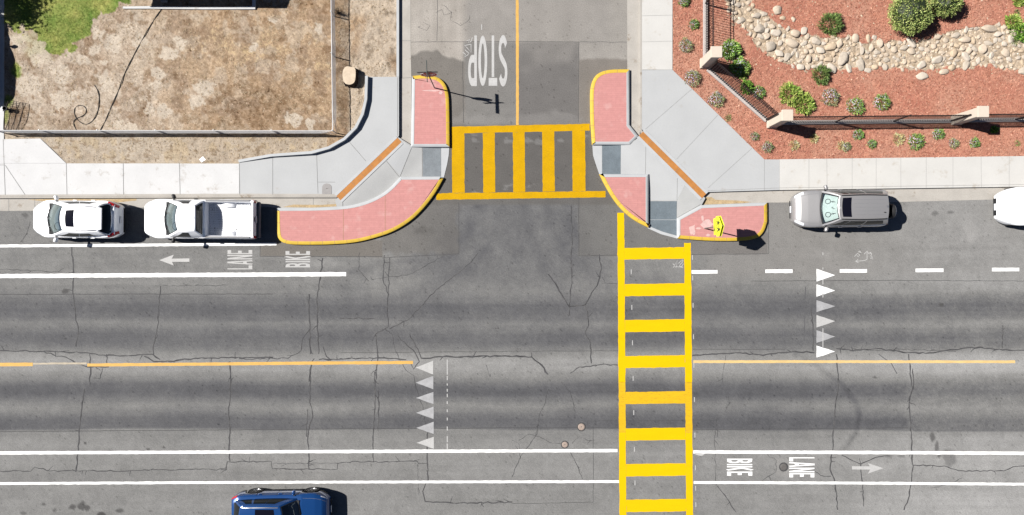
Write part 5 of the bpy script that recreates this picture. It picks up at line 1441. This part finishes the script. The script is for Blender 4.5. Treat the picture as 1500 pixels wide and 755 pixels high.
# ---------------------------------------------------------------- vehicles
def car(name, label, cat, s, loc, rz):
    """s: dict; local x forward, y left, z up. All sizes in metres; x positions measured back from the nose."""
    root = empty(name, label, cat, loc, rz)
    L, Wd = s['L'], s['W'] / 2; paint = s['paint']; X = lambda d: L / 2 - d
    sill = s.get('sill', .24); wr = s.get('wr', .33); wx = [X(s['wf']), X(s['wb'])]
    zx = np.array([X(a) for a, b in s['prof']])[::-1]; zz = np.array([b for a, b in s['prof']])[::-1]
    bed = s.get('bed')

    def hw(x):
        df = max(0, 1 - (L / 2 - x) / s['lf']); dr = max(0, 1 - (x + L / 2) / s['lr'])
        return Wd * (1 - s['af'] * df ** s['pf'] - s['ar'] * dr ** s['pr'])

    def zt(x): return float(np.interp(x, zx, zz))

    def zb(x):
        z = sill + .10 * max(0, 1 - (L / 2 - x) / .5) ** 2 + .12 * max(0, 1 - (x + L / 2) / .5) ** 2
        for w in wx:
            d = abs(x - w); r_ = wr + .055
            if d < r_: z = max(z, wr + math.sqrt(r_ * r_ - d * d))
        return z
    A_ = [0, .3, .55, .80, .93, 1.0]

    def sec(x):
        h = hw(x); t = zt(x); b = zb(x); c = s.get('crown', .05) * min(1, h / Wd)
        f = max(.2, min(1, (L / 2 - x) / .25)) * max(.3, min(1, (x + L / 2) / .15))
        y = [h * .955, h * .992, h, h * .985, h * .955, h * .90]
        z = [b + (t - .015 - b) * a for a in A_]; z[5] = t
        z[4] = t - .035
        return [(y[i], z[i]) for i in range(6)] + [(h * .6, t + c * .65 * f), (h * .3, t + c * .92 * f), (0, t + c * f)]

    def B(x, a, sd):
        """a in 0..8 along the section"""
        p = sec(x); i = min(7, int(a)); k = a - i
        return Vector((x, sd * (p[i][0] * (1 - k) + p[i + 1][0] * k), p[i][1] * (1 - k) + p[i + 1][1] * k))

    def bn(x, a, sd):
        e = .02; u = B(min(L / 2 - .001, x + e), a, sd) - B(max(-L / 2 + .001, x - e), a, sd); v = B(x, min(8, a + .1), sd) - B(x, max(0, a - .1), sd)
        n = u.cross(v)
        n = n.normalized() if n.length > 1e-9 else Vector((0, 0, 1))
        c = Vector((x * .6, 0, .5)); return n if n.dot(B(x, a, sd) - c) > 0 else -n

    def patch(nm, mat, x0, x1, a0, a1, sd, off=.006, par=None, nu=6, nv=5):
        mb = MB(); mb.grid(lambda p, q: B(x0 + (x1 - x0) * p, a0 + (a1 - a0) * q, sd) + bn(x0 + (x1 - x0) * p, a0 + (a1 - a0) * q, sd) * off, nu, nv)
        return mb.build(nm, mat, par or root, 40, True)
    st = np.unique(np.round(np.concatenate([np.linspace(-L / 2, L / 2, 60), L / 2 - np.array([0, .015, .04, .075, .11, .16, .22, .3, .4]), -L / 2 + np.array([0, .015, .04, .08, .13, .2]), np.concatenate([w + np.linspace(-wr - .055, wr + .055, 17) for w in wx])]), 4))
    if bed: stA = st[st >= X(bed[0])]; stA = np.concatenate([[X(bed[0])], stA]); stB = np.concatenate([[X(bed[1])], st[(st > X(bed[1])) & (st < X(bed[0]))], [X(bed[0])]])
    else: stA = st

    def loft(stations, secf, capa, capb):
        mb = MB(); ring = []
        for x in stations:
            p = secf(x); q = [(x, y, z) for y, z in p] + [(x, -y, z) for y, z in p[-2::-1]]; ring.append(q)
        m = len(ring[0]); vs = [v for r_ in ring for v in r_]
        fs = [(i * m + k, i * m + k + 1, (i + 1) * m + k + 1, (i + 1) * m + k) for i in range(len(ring) - 1) for k in range(m - 1)]
        if capa: fs.append(tuple(range(m)))
        if capb: fs.append(tuple(range((len(ring) - 1) * m, len(ring) * m))[::-1])
        return mb.add(vs, fs)
    loft(stA, sec, True, True).build('body', paint, root, 35, True)
    # underbody
    MB().box((0, 0, .45), (L - .5, s['W'] - .42, .42)).build('underbody', 'black_trim', root)
    if s.get('clad'):
        for sd in (1, -1):
            mb = MB(); xs_ = [x for x in st if X(L - .12) < x < X(.12)]
            vs = []
            for x in xs_:
                p0 = B(x, 0, sd) + Vector((0, 0, -.01)); p1 = B(x, .75 if s['clad'] > 1 else .45, sd)
                for p in (p0, p1): vs.append(p + Vector((0, sd * .014, 0)))
            mb.add(vs, [(2 * i, 2 * i + 1, 2 * i + 3, 2 * i + 2) for i in range(len(xs_) - 1)]).build('side_cladding', 'black_trim', root, 40, True)
    # wheels
    for w in wx:
        for sd in (1, -1):
            we = bpy.data.objects.new('wheel', None); COL.objects.link(we); we.parent = root; we.location = (w, sd * (Wd - .115), wr); we.rotation_euler = (0, 0, 0 if sd > 0 else math.pi)
            MB().lathe([(wr * .66, -.1), (wr * .95, -.1), (wr, -.07), (wr, .07), (wr * .94, .10), (wr * .68, .105), (wr * .66, .06)], 28, 'y').build('tyre', 'black_rubber', we, 50)
            mb = MB(); mb.lathe([(wr * .655, -.05), (wr * .66, .085), (wr * .62, .09), (wr * .6, .05), (.01, .04)], 24, 'y')
            rim = mb.build('rim', 'alloy' if s.get('alloy', 1) else 'grey_trim', we, 40)
            mb = MB()
            for k in range(5):
                a = k * 2 * math.pi / 5
                for da in (-.13, .13):
                    mb.add([(math.cos(a + da * .5) * .04, .07, math.sin(a + da * .5) * .04), (math.cos(a + da * 1.8 - .05) * wr * .63, .085, math.sin(a + da * 1.8 - .05) * wr * .63), (math.cos(a + da * 1.8 + .05) * wr * .63, .085, math.sin(a + da * 1.8 + .05) * wr * .63), (math.cos(a + da * .5 + .6) * .04, .07, math.sin(a + da * .5 + .6) * .04)], [(0, 1, 2, 3)])
            mb.build('spokes', 'chrome', we)
    # cabin
    bf, br_, tf, tr = X(s['bf']), X(s['br']), X(s['tf']), X(s['tr']); zr = s['zr']; wt = s['wt']
    bowf, bowr = s.get('bow', .16), s.get('bowr', .06)
    hb = lambda x: hw(x) * s.get('cb', .925)
    zb_ = lambda x: zt(x) - .005
    cr = .035

    def half(v, x): return hb(x) * (1 - v) + wt * v + .03 * math.sin(math.pi * v)

    def bowz(v): return .0

    def F(u, v):
        xb = bf - bowf * u * u; xt_ = tf - bowf * .55 * u * u; x = xb + (xt_ - xb) * v + .03 * math.sin(math.pi * v)
        zc = zt(bf) + s.get('crown', .05) * (1 - u * u) * .8
        return Vector((x, u * half(v, xb), zc + (zr - cr * u * u - zc) * v))

    def Rr(u, v):
        xb = br_ + bowr * u * u; xt_ = tr + bowr * .8 * u * u; x = xb + (xt_ - xb) * v - .03 * math.sin(math.pi * v)
        zc = zt(br_) + s.get('crown', .05) * (1 - u * u) * .8
        return Vector((x, u * half(v, xb), zc + (zr - s.get('rdrop', .03) - cr * u * u - zc) * v))

    def Sd(t, v, sd):
        a, b = F(1, v), Rr(1, v); x = a.x + (b.x - a.x) * t
        ya = half(v, a.x); yb = half(v, b.x); y = ya + (yb - ya) * t + s.get('belly', .03) * math.sin(math.pi * t)
        za = zb_(x); zt_ = a.z * (1 - t) + b.z * t
        z = za * (1 - v) + (F(1, 1).z * (1 - t) + Rr(1, 1).z * t + .02 * math.sin(math.pi * t)) * v
        return Vector((x, sd * y, z))

    def Rf(p, q):
        u = q * 2 - 1; a, b = F(u, 1), Rr(u, 1); P_ = a.lerp(b, p); sdv = Sd(p, 1, 1)
        return Vector((P_.x, u * sdv.y, sdv.z + cr * (1 - u * u) + .012 * math.sin(math.pi * p)))
    fw = s.get('fw', .9); rw = s.get('rw', .86)
    mb = MB()
    mb.grid(Rf, 16, 12)
    for sd in (1, -1):
        mb.grid(lambda p, q: Sd(p, q, sd), 16, 8)
        mb.grid(lambda p, q: F(sd * (fw + (1 - fw) * p), q), 2, 8); mb.grid(lambda p, q: Rr(sd * (rw + (1 - rw) * p), q), 2, 8)
    mb.grid(lambda p, q: F((p * 2 - 1) * fw, .95 + .05 * q), 8, 1); mb.grid(lambda p, q: Rr((p * 2 - 1) * rw, .9 + .1 * q), 8, 1); mb.grid(lambda p, q: Rr((p * 2 - 1) * rw, .14 * q), 8, 1)
    mb.build('cabin', paint, root, 35, True)
    # opaque black seal band, then the glass itself
    ws = MB().grid(lambda p, q: F((p * 2 - 1) * fw, .03 + .925 * q) + Vector((.004, 0, .004)), 12, 8).build('windshield', 'clear_glass', root, 60, True)
    mb = MB()
    for sd in (1, -1): mb.grid(lambda p, q: F(sd * (fw - .035 + .04 * p), .02 + .94 * q) + Vector((.007, 0, .007)), 1, 8)
    mb.grid(lambda p, q: F((p * 2 - 1) * fw, .0 + .09 * q) + Vector((.007, 0, .007)), 12, 1); mb.grid(lambda p, q: F((p * 2 - 1) * fw, .92 + .035 * q) + Vector((.007, 0, .007)), 12, 1)
    mb.build('seal', 'black_trim', ws, 60, True)
    wip = MB()
    for u0, u1 in ((-.75, -.05), (.05, .75)): wip.tube([F(u0, .10) + Vector((.02, 0, .02)), F(u1, .05) + Vector((.025, 0, .025))], .009, 4)
    wip.build('wiper', 'black_trim', root)
    rg = MB().grid(lambda p, q: Rr((p * 2 - 1) * rw, .14 + .76 * q) + Vector((-.006, 0, .003)), 10, 6).build('rear_window', 'dark_glass', root, 60, True)
    for sd in (1, -1):
        for (t0b, t1b, t0t, t1t, v0, v1) in s['wins']:
            def fn(p, q, o=.006):
                v = v0 + (v1 - v0) * q; a = t0b + (t0t - t0b) * q; b = t1b + (t1t - t1b) * q
                P_ = Sd(a + (b - a) * p, v, sd); return P_ + Vector((0, sd * o, o * .4))
            sw = MB().grid(fn, 10, 5).build('side_window', 'dark_glass', root, 60, True)
            if s.get('chromeline'):
                MB().tube([fn(i / 8, 0, .012) for i in range(9)], .009, 4).build('window_trim', s['chromeline'], sw)
    # interior
    mb = MB(); mb.grid(lambda p, q: Vector((br_ + .05 + (bf - .1 - br_ - .05) * p, (q * 2 - 1) * hb(br_ + (bf - br_) * p) * .9, zt(br_ + (bf - br_) * p) + s.get('crown', .05) + .012)), 6, 6)
    it = mb.build('interior', 'cabin_dark', root)
    mb = MB(); mb.grid(lambda p, q: Vector((bf - .12 - .42 * p - bowf * (q * 2 - 1) ** 2, (q * 2 - 1) * hb(bf) * .86, zt(bf) + .075 + .06 * math.sin(p * 2.6))), 6, 8)
    mb.build('dashboard', 'dash_grey', it, 60)
    for y in (-.36, .36):
        MB().rbox((tf - .5, y, zt(bf) + .16), (.16, .46, .34), .05, Matrix.Rotation(-.2, 3, 'Y')).build('seat', 'seat_grey', it, 40)
        MB().rbox((tf - .56, y, zt(bf) + .36), (.1, .24, .16), .03).build('headrest', 'seat_grey', it, 40)
    mb = MB(); pts = [(bf - .55 + .05 * math.sin(a), .36 + .18 * math.cos(a), zt(bf) + .12 + .15 * math.sin(a)) for a in np.linspace(0, 6.283, 17)]
    mb.tube(pts, .014, 5, False).build('steering_wheel', 'black_trim', it)
    if s.get('shade'):
        sh_ = MB().grid(lambda p, q: F((p * 2 - 1) * fw * .9, .10 + .80 * q) + Vector((-.05, 0, -.05)), 10, 6).build('sunshade', 'sunshade', root, 60, True)
        mb = MB()
        pt = lambda u, v: F(u, v) + Vector((-.036, 0, -.036))
        for cy in (-.42, .42):
            mb.tube([pt(cy + .15 * math.cos(a), .42 + .14 * math.sin(a)) for a in np.linspace(0, 6.283, 15)], .012, 4, False)
            mb.tube([pt(cy, .56), pt(cy, .8)], .012, 4); mb.tube([pt(cy - .06, .68), pt(cy + .06, .68)], .012, 4)
        mb.tube([pt(-.06, .7), pt(.0, .62), pt(.07, .76)], .012, 4)
        mb.build('shade_print', 'sign_black', sh_)
    # mirrors
    for sd in (1, -1):
        x = bf - s.get('mx', .42); y = hw(x) + .10; z = zt(x) + .06
        mr = MB().rbox((x, sd * y, z), (.13, .22, .16), .035, Matrix.Rotation(sd * -.35, 3, 'Z')).build('side_mirror', s.get('mirror', paint), root, 40)
        MB().box((x + .01, sd * (hw(x) - .0), z - .05), (.07, .14, .05)).build('mirror_arm', 'black_trim', mr)
    # lamps, grille, plates
    for sd in (1, -1):
        patch('headlight', 'lamp_glass', X(s['hl'][0]), X(s['hl'][1]), s['hl'][2], s['hl'][3], sd, .008)
        patch('taillight', 'lamp_red', X(L - s['tl'][0]), X(L - s['tl'][1]), s['tl'][2], s['tl'][3], sd, .009)
    fy = hw(X(.005))
    MB().rbox((X(0) + .004, 0, zt(X(0)) - .13), (.03, fy * 1.5, .15), .01).build('grille', s.get('grille', 'black_trim'), root)
    MB().rbox((X(0) + .012, 0, .36), (.03, fy * 1.5, .08), .01).build('lower_grille', 'black_trim', root)
    MB().box((X(0) + .03, 0, .46), (.012, .32, .15)).build('licence_plate', 'plate', root)
    MB().box((X(L) - .014, 0, s.get('plz', .72)), (.02, .32, .16)).build('licence_plate', 'plate', root)
    # door seams, handles
    for sd in (1, -1):
        mb = MB()
        for d in s['seams']:
            vs = []
            for k in range(9):
                a = .1 + k * .55
                p = B(X(d), a, sd); n_ = bn(X(d), a, sd)
                vs += [p + n_ * .004 + Vector((-.007, 0, 0)), p + n_ * .004 + Vector((.007, 0, 0))]
            mb.add(vs, [(2 * i, 2 * i + 1, 2 * i + 3, 2 * i + 2) for i in range(8)])
        mb.build('door_seam', 'black_trim', root)
        for d in s['handles']:
            p = B(X(d), 3.2, sd); MB().rbox(p + Vector((0, sd * .02, 0)), (.19, .035, .035), .01).build('door_handle', s.get('handle', paint), root)
    # hood shut lines
    mb = MB()
    for sd in (1, -1):
        pts = [B(X(.12 + (s['bf'] - .05 - .12) * k / 10), 5.35 + .25 * (1 - k / 10), sd) + Vector((0, 0, .004)) for k in range(11)]
        mb.add([q for p in pts for q in (p + Vector((0, -.005, 0)), p + Vector((0, .005, 0)))], [(2 * i, 2 * i + 1, 2 * i + 3, 2 * i + 2) for i in range(10)])
    mb.build('hood_seam', 'grey_trim', root)
    if s.get('sunroof'):
        a, b, w = s['sunroof']
        mb = MB().grid(lambda p, q: Rf(a + (b - a) * p, .5 + w * (q - .5)) + Vector((0, 0, .007)), 8, 8).build('sunroof', 'sunroof_glass', root, 60, True)
    for k, (y, a, b, mt) in enumerate(s.get('rails', [])):
        for sd in (1, -1):
            MB().tube([Rf(a + (b - a) * i / 8, .5 + sd * y) + Vector((0, 0, .012 + (.03 if 0 < i < 8 else 0))) for i in range(9)], .022, 6).build('roof_rail', mt, root, 60)
    s['_f'] = dict(X=X, B=B, hw=hw, zt=zt, Rf=Rf, sec=sec, loft=loft, root=root, F=F, Rr=Rr, patch=patch)
    return root


# white crossover hatchback at the left
hatch = dict(L=4.25, W=1.80, paint='car_white', wf=.83, wb=3.42, wr=.33, prof=[(0, .55), (.04, .66), (.12, .73), (.3, .80), (.6, .88), (.97, .98), (2, 1.0), (3.2, 1.03), (3.9, 1.06), (4.13, 1.02), (4.2, .88), (4.25, .74)],
             lf=1.1, af=.52, pf=2.4, lr=.7, ar=.28, pr=2.4, crown=.06, bf=.95, br=4.08, tf=1.92, tr=3.70, rw=.95, zr=1.56, wt=.60, cb=.91, bow=.22, bowr=.12, belly=.05, rdrop=.05,
             wins=[(.08, .46, .20, .46, .14, .84), (.475, .82, .475, .72, .14, .82)], hl=(.62, .16, 4.2, 5.1), tl=(.02, .42, 3.2, 5.3), seams=[1.35, 2.3, 3.2], handles=[2.15, 3.05], sunroof=(.12, .34, .62), rails=[(.44, .06, .94, 'alloy')], clad=1)
car('hatchback', 'white hatchback with dark sunroof parked ahead of the pickup', 'car', hatch, G(125, 322.7), math.pi + R(-.6))
fdict = hatch['_f']
MB().box((-hatch['L'] / 2 + .02, 0, .40), (.06, 1.2, .14)).build('rear_bumper_trim', 'black_trim', fdict['root'])
MB().rbox(fdict['Rr'](0, 1) + Vector((.0, 0, .0)), (.22, 1.02, .05), .02).build('roof_spoiler', 'car_white', fdict['root'])

# white pickup
pick = dict(L=5.35, W=1.88, paint='car_white', wf=.92, wb=4.05, wr=.36, prof=[(0, .62), (.05, .78), (.14, .86), (.35, .93), (.7, .98), (1.15, 1.05), (2, 1.06), (3.0, 1.06), (3.1, 1.04), (5.3, 1.04), (5.35, 1.03)],
            lf=.9, af=.36, pf=2.3, lr=.3, ar=.02, pr=2, crown=.06, bf=1.16, br=3.02, tf=1.98, tr=2.84, zr=1.64, wt=.60, bow=.20, bowr=.03, belly=.02, sill=.32, bed=(3.06, 5.22), rdrop=.02,
            wins=[(.14, .66, .30, .60, .12, .84)], hl=(.5, .12, 4.0, 5.0), tl=(.0, .001, 3, 3.01), seams=[1.62, 2.75], handles=[2.58], mirror='black_trim', handle='black_trim', alloy=0, mx=.45, rw=.9)
pick['tl'] = (.02, .02, 3, 3.1)
car('pickup_truck', 'white single-cab pickup with open empty bed parked along the curb', 'pickup truck', pick, G(302.5, 322.5), math.pi + R(-.4))
fd = pick['_f']; rt = fd['root']; X = fd['X']; zf = .66


def bedsec(x):
    p = fd['sec'](x)[:6]; h = fd['hw'](x); t = fd['zt'](x)
    return p + [(h * .895, t + .004), (h * .86, t + .004), (h * .84, t - .03), (h * .84, zf), (h * .4, zf), (0, zf)]


stb = np.linspace(X(5.35), X(3.05), 60); wx_ = X(4.05)
stb = np.unique(np.concatenate([stb, wx_ + np.linspace(-.415, .415, 21)]))
fd['loft'](stb, bedsec, False, False).build('bed', 'bed_white', rt, 30, True)
MB().box((X(3.045), 0, (zf + 1.03) / 2 + .0), (.05, 1.56, 1.03 - zf)).build('bed_front_wall', 'bed_white', rt)
for sd in (1, -1):
    MB().lathe([(.42, -.11), (.42, .10), (.36, .11), (.01, .11)], 24, 'y', (X(4.05), sd * .68, .42)).build('wheel_housing', 'bed_white', rt, 40)
    MB().rbox((X(4.13), sd * .865, 1.052), (2.1, .09, .02), .008).build('rail_cap', 'grey_trim', rt)
    o = MB().rbox((X(5.30), sd * .85, .82), (.09, .13, .30), .02).build('taillight', 'lamp_red', rt)
tg = MB().rbox((X(5.28), 0, (zf + 1.05) / 2), (.13, 1.56, 1.05 - zf), .02).build('tailgate', 'bed_white', rt)
MB().box((X(5.36) + .01, 0, .92), (.03, .22, .07)).build('handle', 'black_trim', tg)
MB().rbox((X(5.40), 0, .50), (.16, 1.72, .17), .04).build('rear_bumper', 'grey_trim', rt)
MB().box((X(5.235), 0, 1.056), (.02, 1.5, .012)).build('tailgate_gap', 'black_trim', rt)
mb = MB()
for k in range(12): mb.box((X(4.13), -.60 + k * .109, zf + .006), (2.0, .03, .012))
mb.build('bed_ribs', 'bed_white', rt)
mb = MB()
for (a, b) in ((3.25, -.5), (3.32, .1), (3.4, .45), (4.8, -.45), (3.3, -.1), (4.4, .5)):
    mb.add([(X(a) + random.uniform(-.06, .06), b + random.uniform(-.06, .06), zf + .02) for _ in range(4)], [(0, 1, 2)])
mb.build('leaf_litter', 'bark', rt)

# silver SUV
suv = dict(L=4.42, W=1.78, paint='car_silver', wf=.85, wb=3.48, wr=.34, prof=[(0, .56), (.03, .70), (.1, .80), (.25, .89), (.6, .96), (1.1, 1.04), (2, 1.06), (4.2, 1.08), (4.36, 1.05), (4.42, .85)],
           lf=.8, af=.36, pf=2.4, lr=.45, ar=.15, pr=2.4, crown=.06, bf=1.1, br=4.30, tf=1.74, tr=4.08, zr=1.68, wt=.56, bow=.17, bowr=.05, belly=.03, sill=.28, rdrop=.03,
           wins=[(.07, .24, .13, .24, .14, .84), (.26, .56, .26, .56, .14, .84), (.60, .93, .58, .90, .14, .84)], hl=(.42, .06, 3.6, 5.3), tl=(.02, .16, 2.6, 4.6), seams=[1.3, 2.3, 3.2], handles=[2.15, 3.05],
           sunroof=(.06, .24, .78), rails=[(.485, .02, .98, 'black_trim')], shade=1, clad=1, chromeline='alloy', handle='alloy', mx=.30, grille='chrome')
car('suv', 'silver SUV with a printed sunshade and a spare wheel on its back', 'suv', suv, G(1219.5, 307.5), math.pi + R(.6))
rt = suv['_f']['root']
sp_ = bpy.data.objects.new('spare_wheel', None); COL.objects.link(sp_); sp_.parent = rt; sp_.location = (-suv['L'] / 2 - .12, .16, .95); sp_.rotation_euler = (0, 0, R(90))
MB().lathe([(.001, -.11), (.33, -.11), (.345, -.08), (.345, .06), (.30, .085)], 28, 'y').build('tyre', 'black_rubber', sp_, 50)
MB().lathe([(.325, -.07), (.34, .05), (.31, .10), (.2, .115), (.001, .118)], 28, 'y').build('wheel_cover', 'car_silver', sp_, 50)
MB().tube([suv['_f']['Rf'](.9, .72), suv['_f']['Rf'](.9, .72) + Vector((-.05, 0, .06))], .02, 6).build('aerial', 'black_trim', rt)
mb = MB()
for q in (.2, .35, .5, .65, .8): mb.tube([suv['_f']['Rf'](.28 + .66 * i / 6, q) + Vector((0, 0, .002)) for i in range(7)], .005, 4)
mb.build('roof_ribs', 'car_silver', rt, 60)

# white car cut by the right edge
sed = dict(hatch); sed = {k: v for k, v in sed.items() if k != '_f'}
sed.update(L=4.6, lf=.95, af=.40, pf=2.3, W=1.84, prof=[(0, .56), (.04, .68), (.12, .76), (.3, .83), (.6, .90), (1.15, .98), (2, .98), (3.2, 1.0), (3.7, 1.02), (4.4, 1.02), (4.55, .9), (4.6, .74)], bf=1.2, br=4.0, tf=2.05, tr=3.3, zr=1.45, wb=3.7, wf=.9, sunroof=None, rails=[], clad=0)
car('sedan', 'white car cut off by the right edge of the picture', 'car', sed, G(1518, 304), math.pi + R(.4))
fd = sed['_f']
mb = MB()
for y in (-.48, .48): mb.lathe([(.02, 0), (.02, .012), (.001, .012)], 8, 'z', (fd['X'](.42), y, fd['B'](fd['X'](.42), 6.2, 1).z - .002))
mb.build('washer_jet', 'grey_trim', fd['root'])

# blue SUV at the bottom edge
blue = dict(L=4.6, W=1.86, paint='car_blue', wf=.92, wb=3.62, wr=.37, prof=[(0, .58), (.04, .74), (.12, .84), (.3, .93), (.6, 1.0), (1.2, 1.08), (2, 1.08), (4.2, 1.12), (4.52, 1.06), (4.6, .85)],
            lf=.85, af=.36, pf=2.4, lr=.6, ar=.22, pr=2.4, crown=.07, bf=1.2, br=4.42, tf=1.98, tr=3.95, zr=1.68, cb=.80, wt=.58, bow=.2, bowr=.1, belly=.04, sill=.30, rdrop=.05,
            wins=[(.09, .40, .18, .40, .12, .84), (.41, .68, .41, .68, .12, .84), (.73, .93, .72, .86, .14, .82)], hl=(.34, .06, 4.2, 5.0), tl=(.02, .35, 3.2, 4.9), seams=[1.4, 2.4, 3.35], handles=[2.25, 3.2],
            sunroof=(.16, .62, .70), rails=[(.43, .04, .96, 'alloy')], clad=2, mx=.36)
car('suv', 'blue SUV with black wheel arches at the bottom edge', 'suv', blue, G(419, 741.5), R(.8))

# grey vehicle on the driveway just outside the left edge (its shadow falls into the yard)
grey = {k: v for k, v in blue.items() if k != '_f'}; grey.update(paint='car_grey')
car('suv', 'grey SUV parked on the driveway beyond the left edge', 'suv', grey, G(-40, 84, ZS), R(90))

# ---------------------------------------------------------------- camera, light, sky
cam = bpy.data.cameras.new('camera'); co = bpy.data.objects.new('camera', cam); COL.objects.link(co)
cam.sensor_width = 36; cam.sensor_fit = 'HORIZONTAL'; cam.lens = 36 * H / 50.0
cam.clip_end = 1500; co.location = (0, 0, H); sc.camera = co

az = R(13.8); el = R(45.5)
d = Vector((math.cos(el) * math.cos(az), -math.cos(el) * math.sin(az), -math.sin(el)))
sun = bpy.data.lights.new('sun', 'SUN'); sun.energy = 5.0; sun.angle = R(.5); sun.color = (1, .965, .92)
so = bpy.data.objects.new('sun', sun); COL.objects.link(so); so.rotation_euler = d.to_track_quat('-Z', 'Y').to_euler(); so.location = (-30, 8, 30)
w = bpy.data.worlds.new('World'); sc.world = w; w.use_nodes = True
nt = w.node_tree; bg = nt.nodes['Background']; sky = nt.nodes.new('ShaderNodeTexSky')
sky.sky_type = 'NISHITA'; sky.sun_disc = False; sky.sun_elevation = el; sky.sun_rotation = math.atan2(-d.x, -d.y); sky.altitude = 100; sky.air_density = 0.35; sky.dust_density = 0.2
nt.links.new(sky.outputs[0], bg.inputs[0]); bg.inputs[1].default_value = 0.05
sc.view_settings.view_transform = 'Standard'; sc.view_settings.look = 'None'; sc.view_settings.gamma = 1; sc.view_settings.use_curve_mapping = False
sc.view_settings.exposure = 0.95
sc.cycles.max_bounces = 6; sc.cycles.transparent_max_bounces = 8
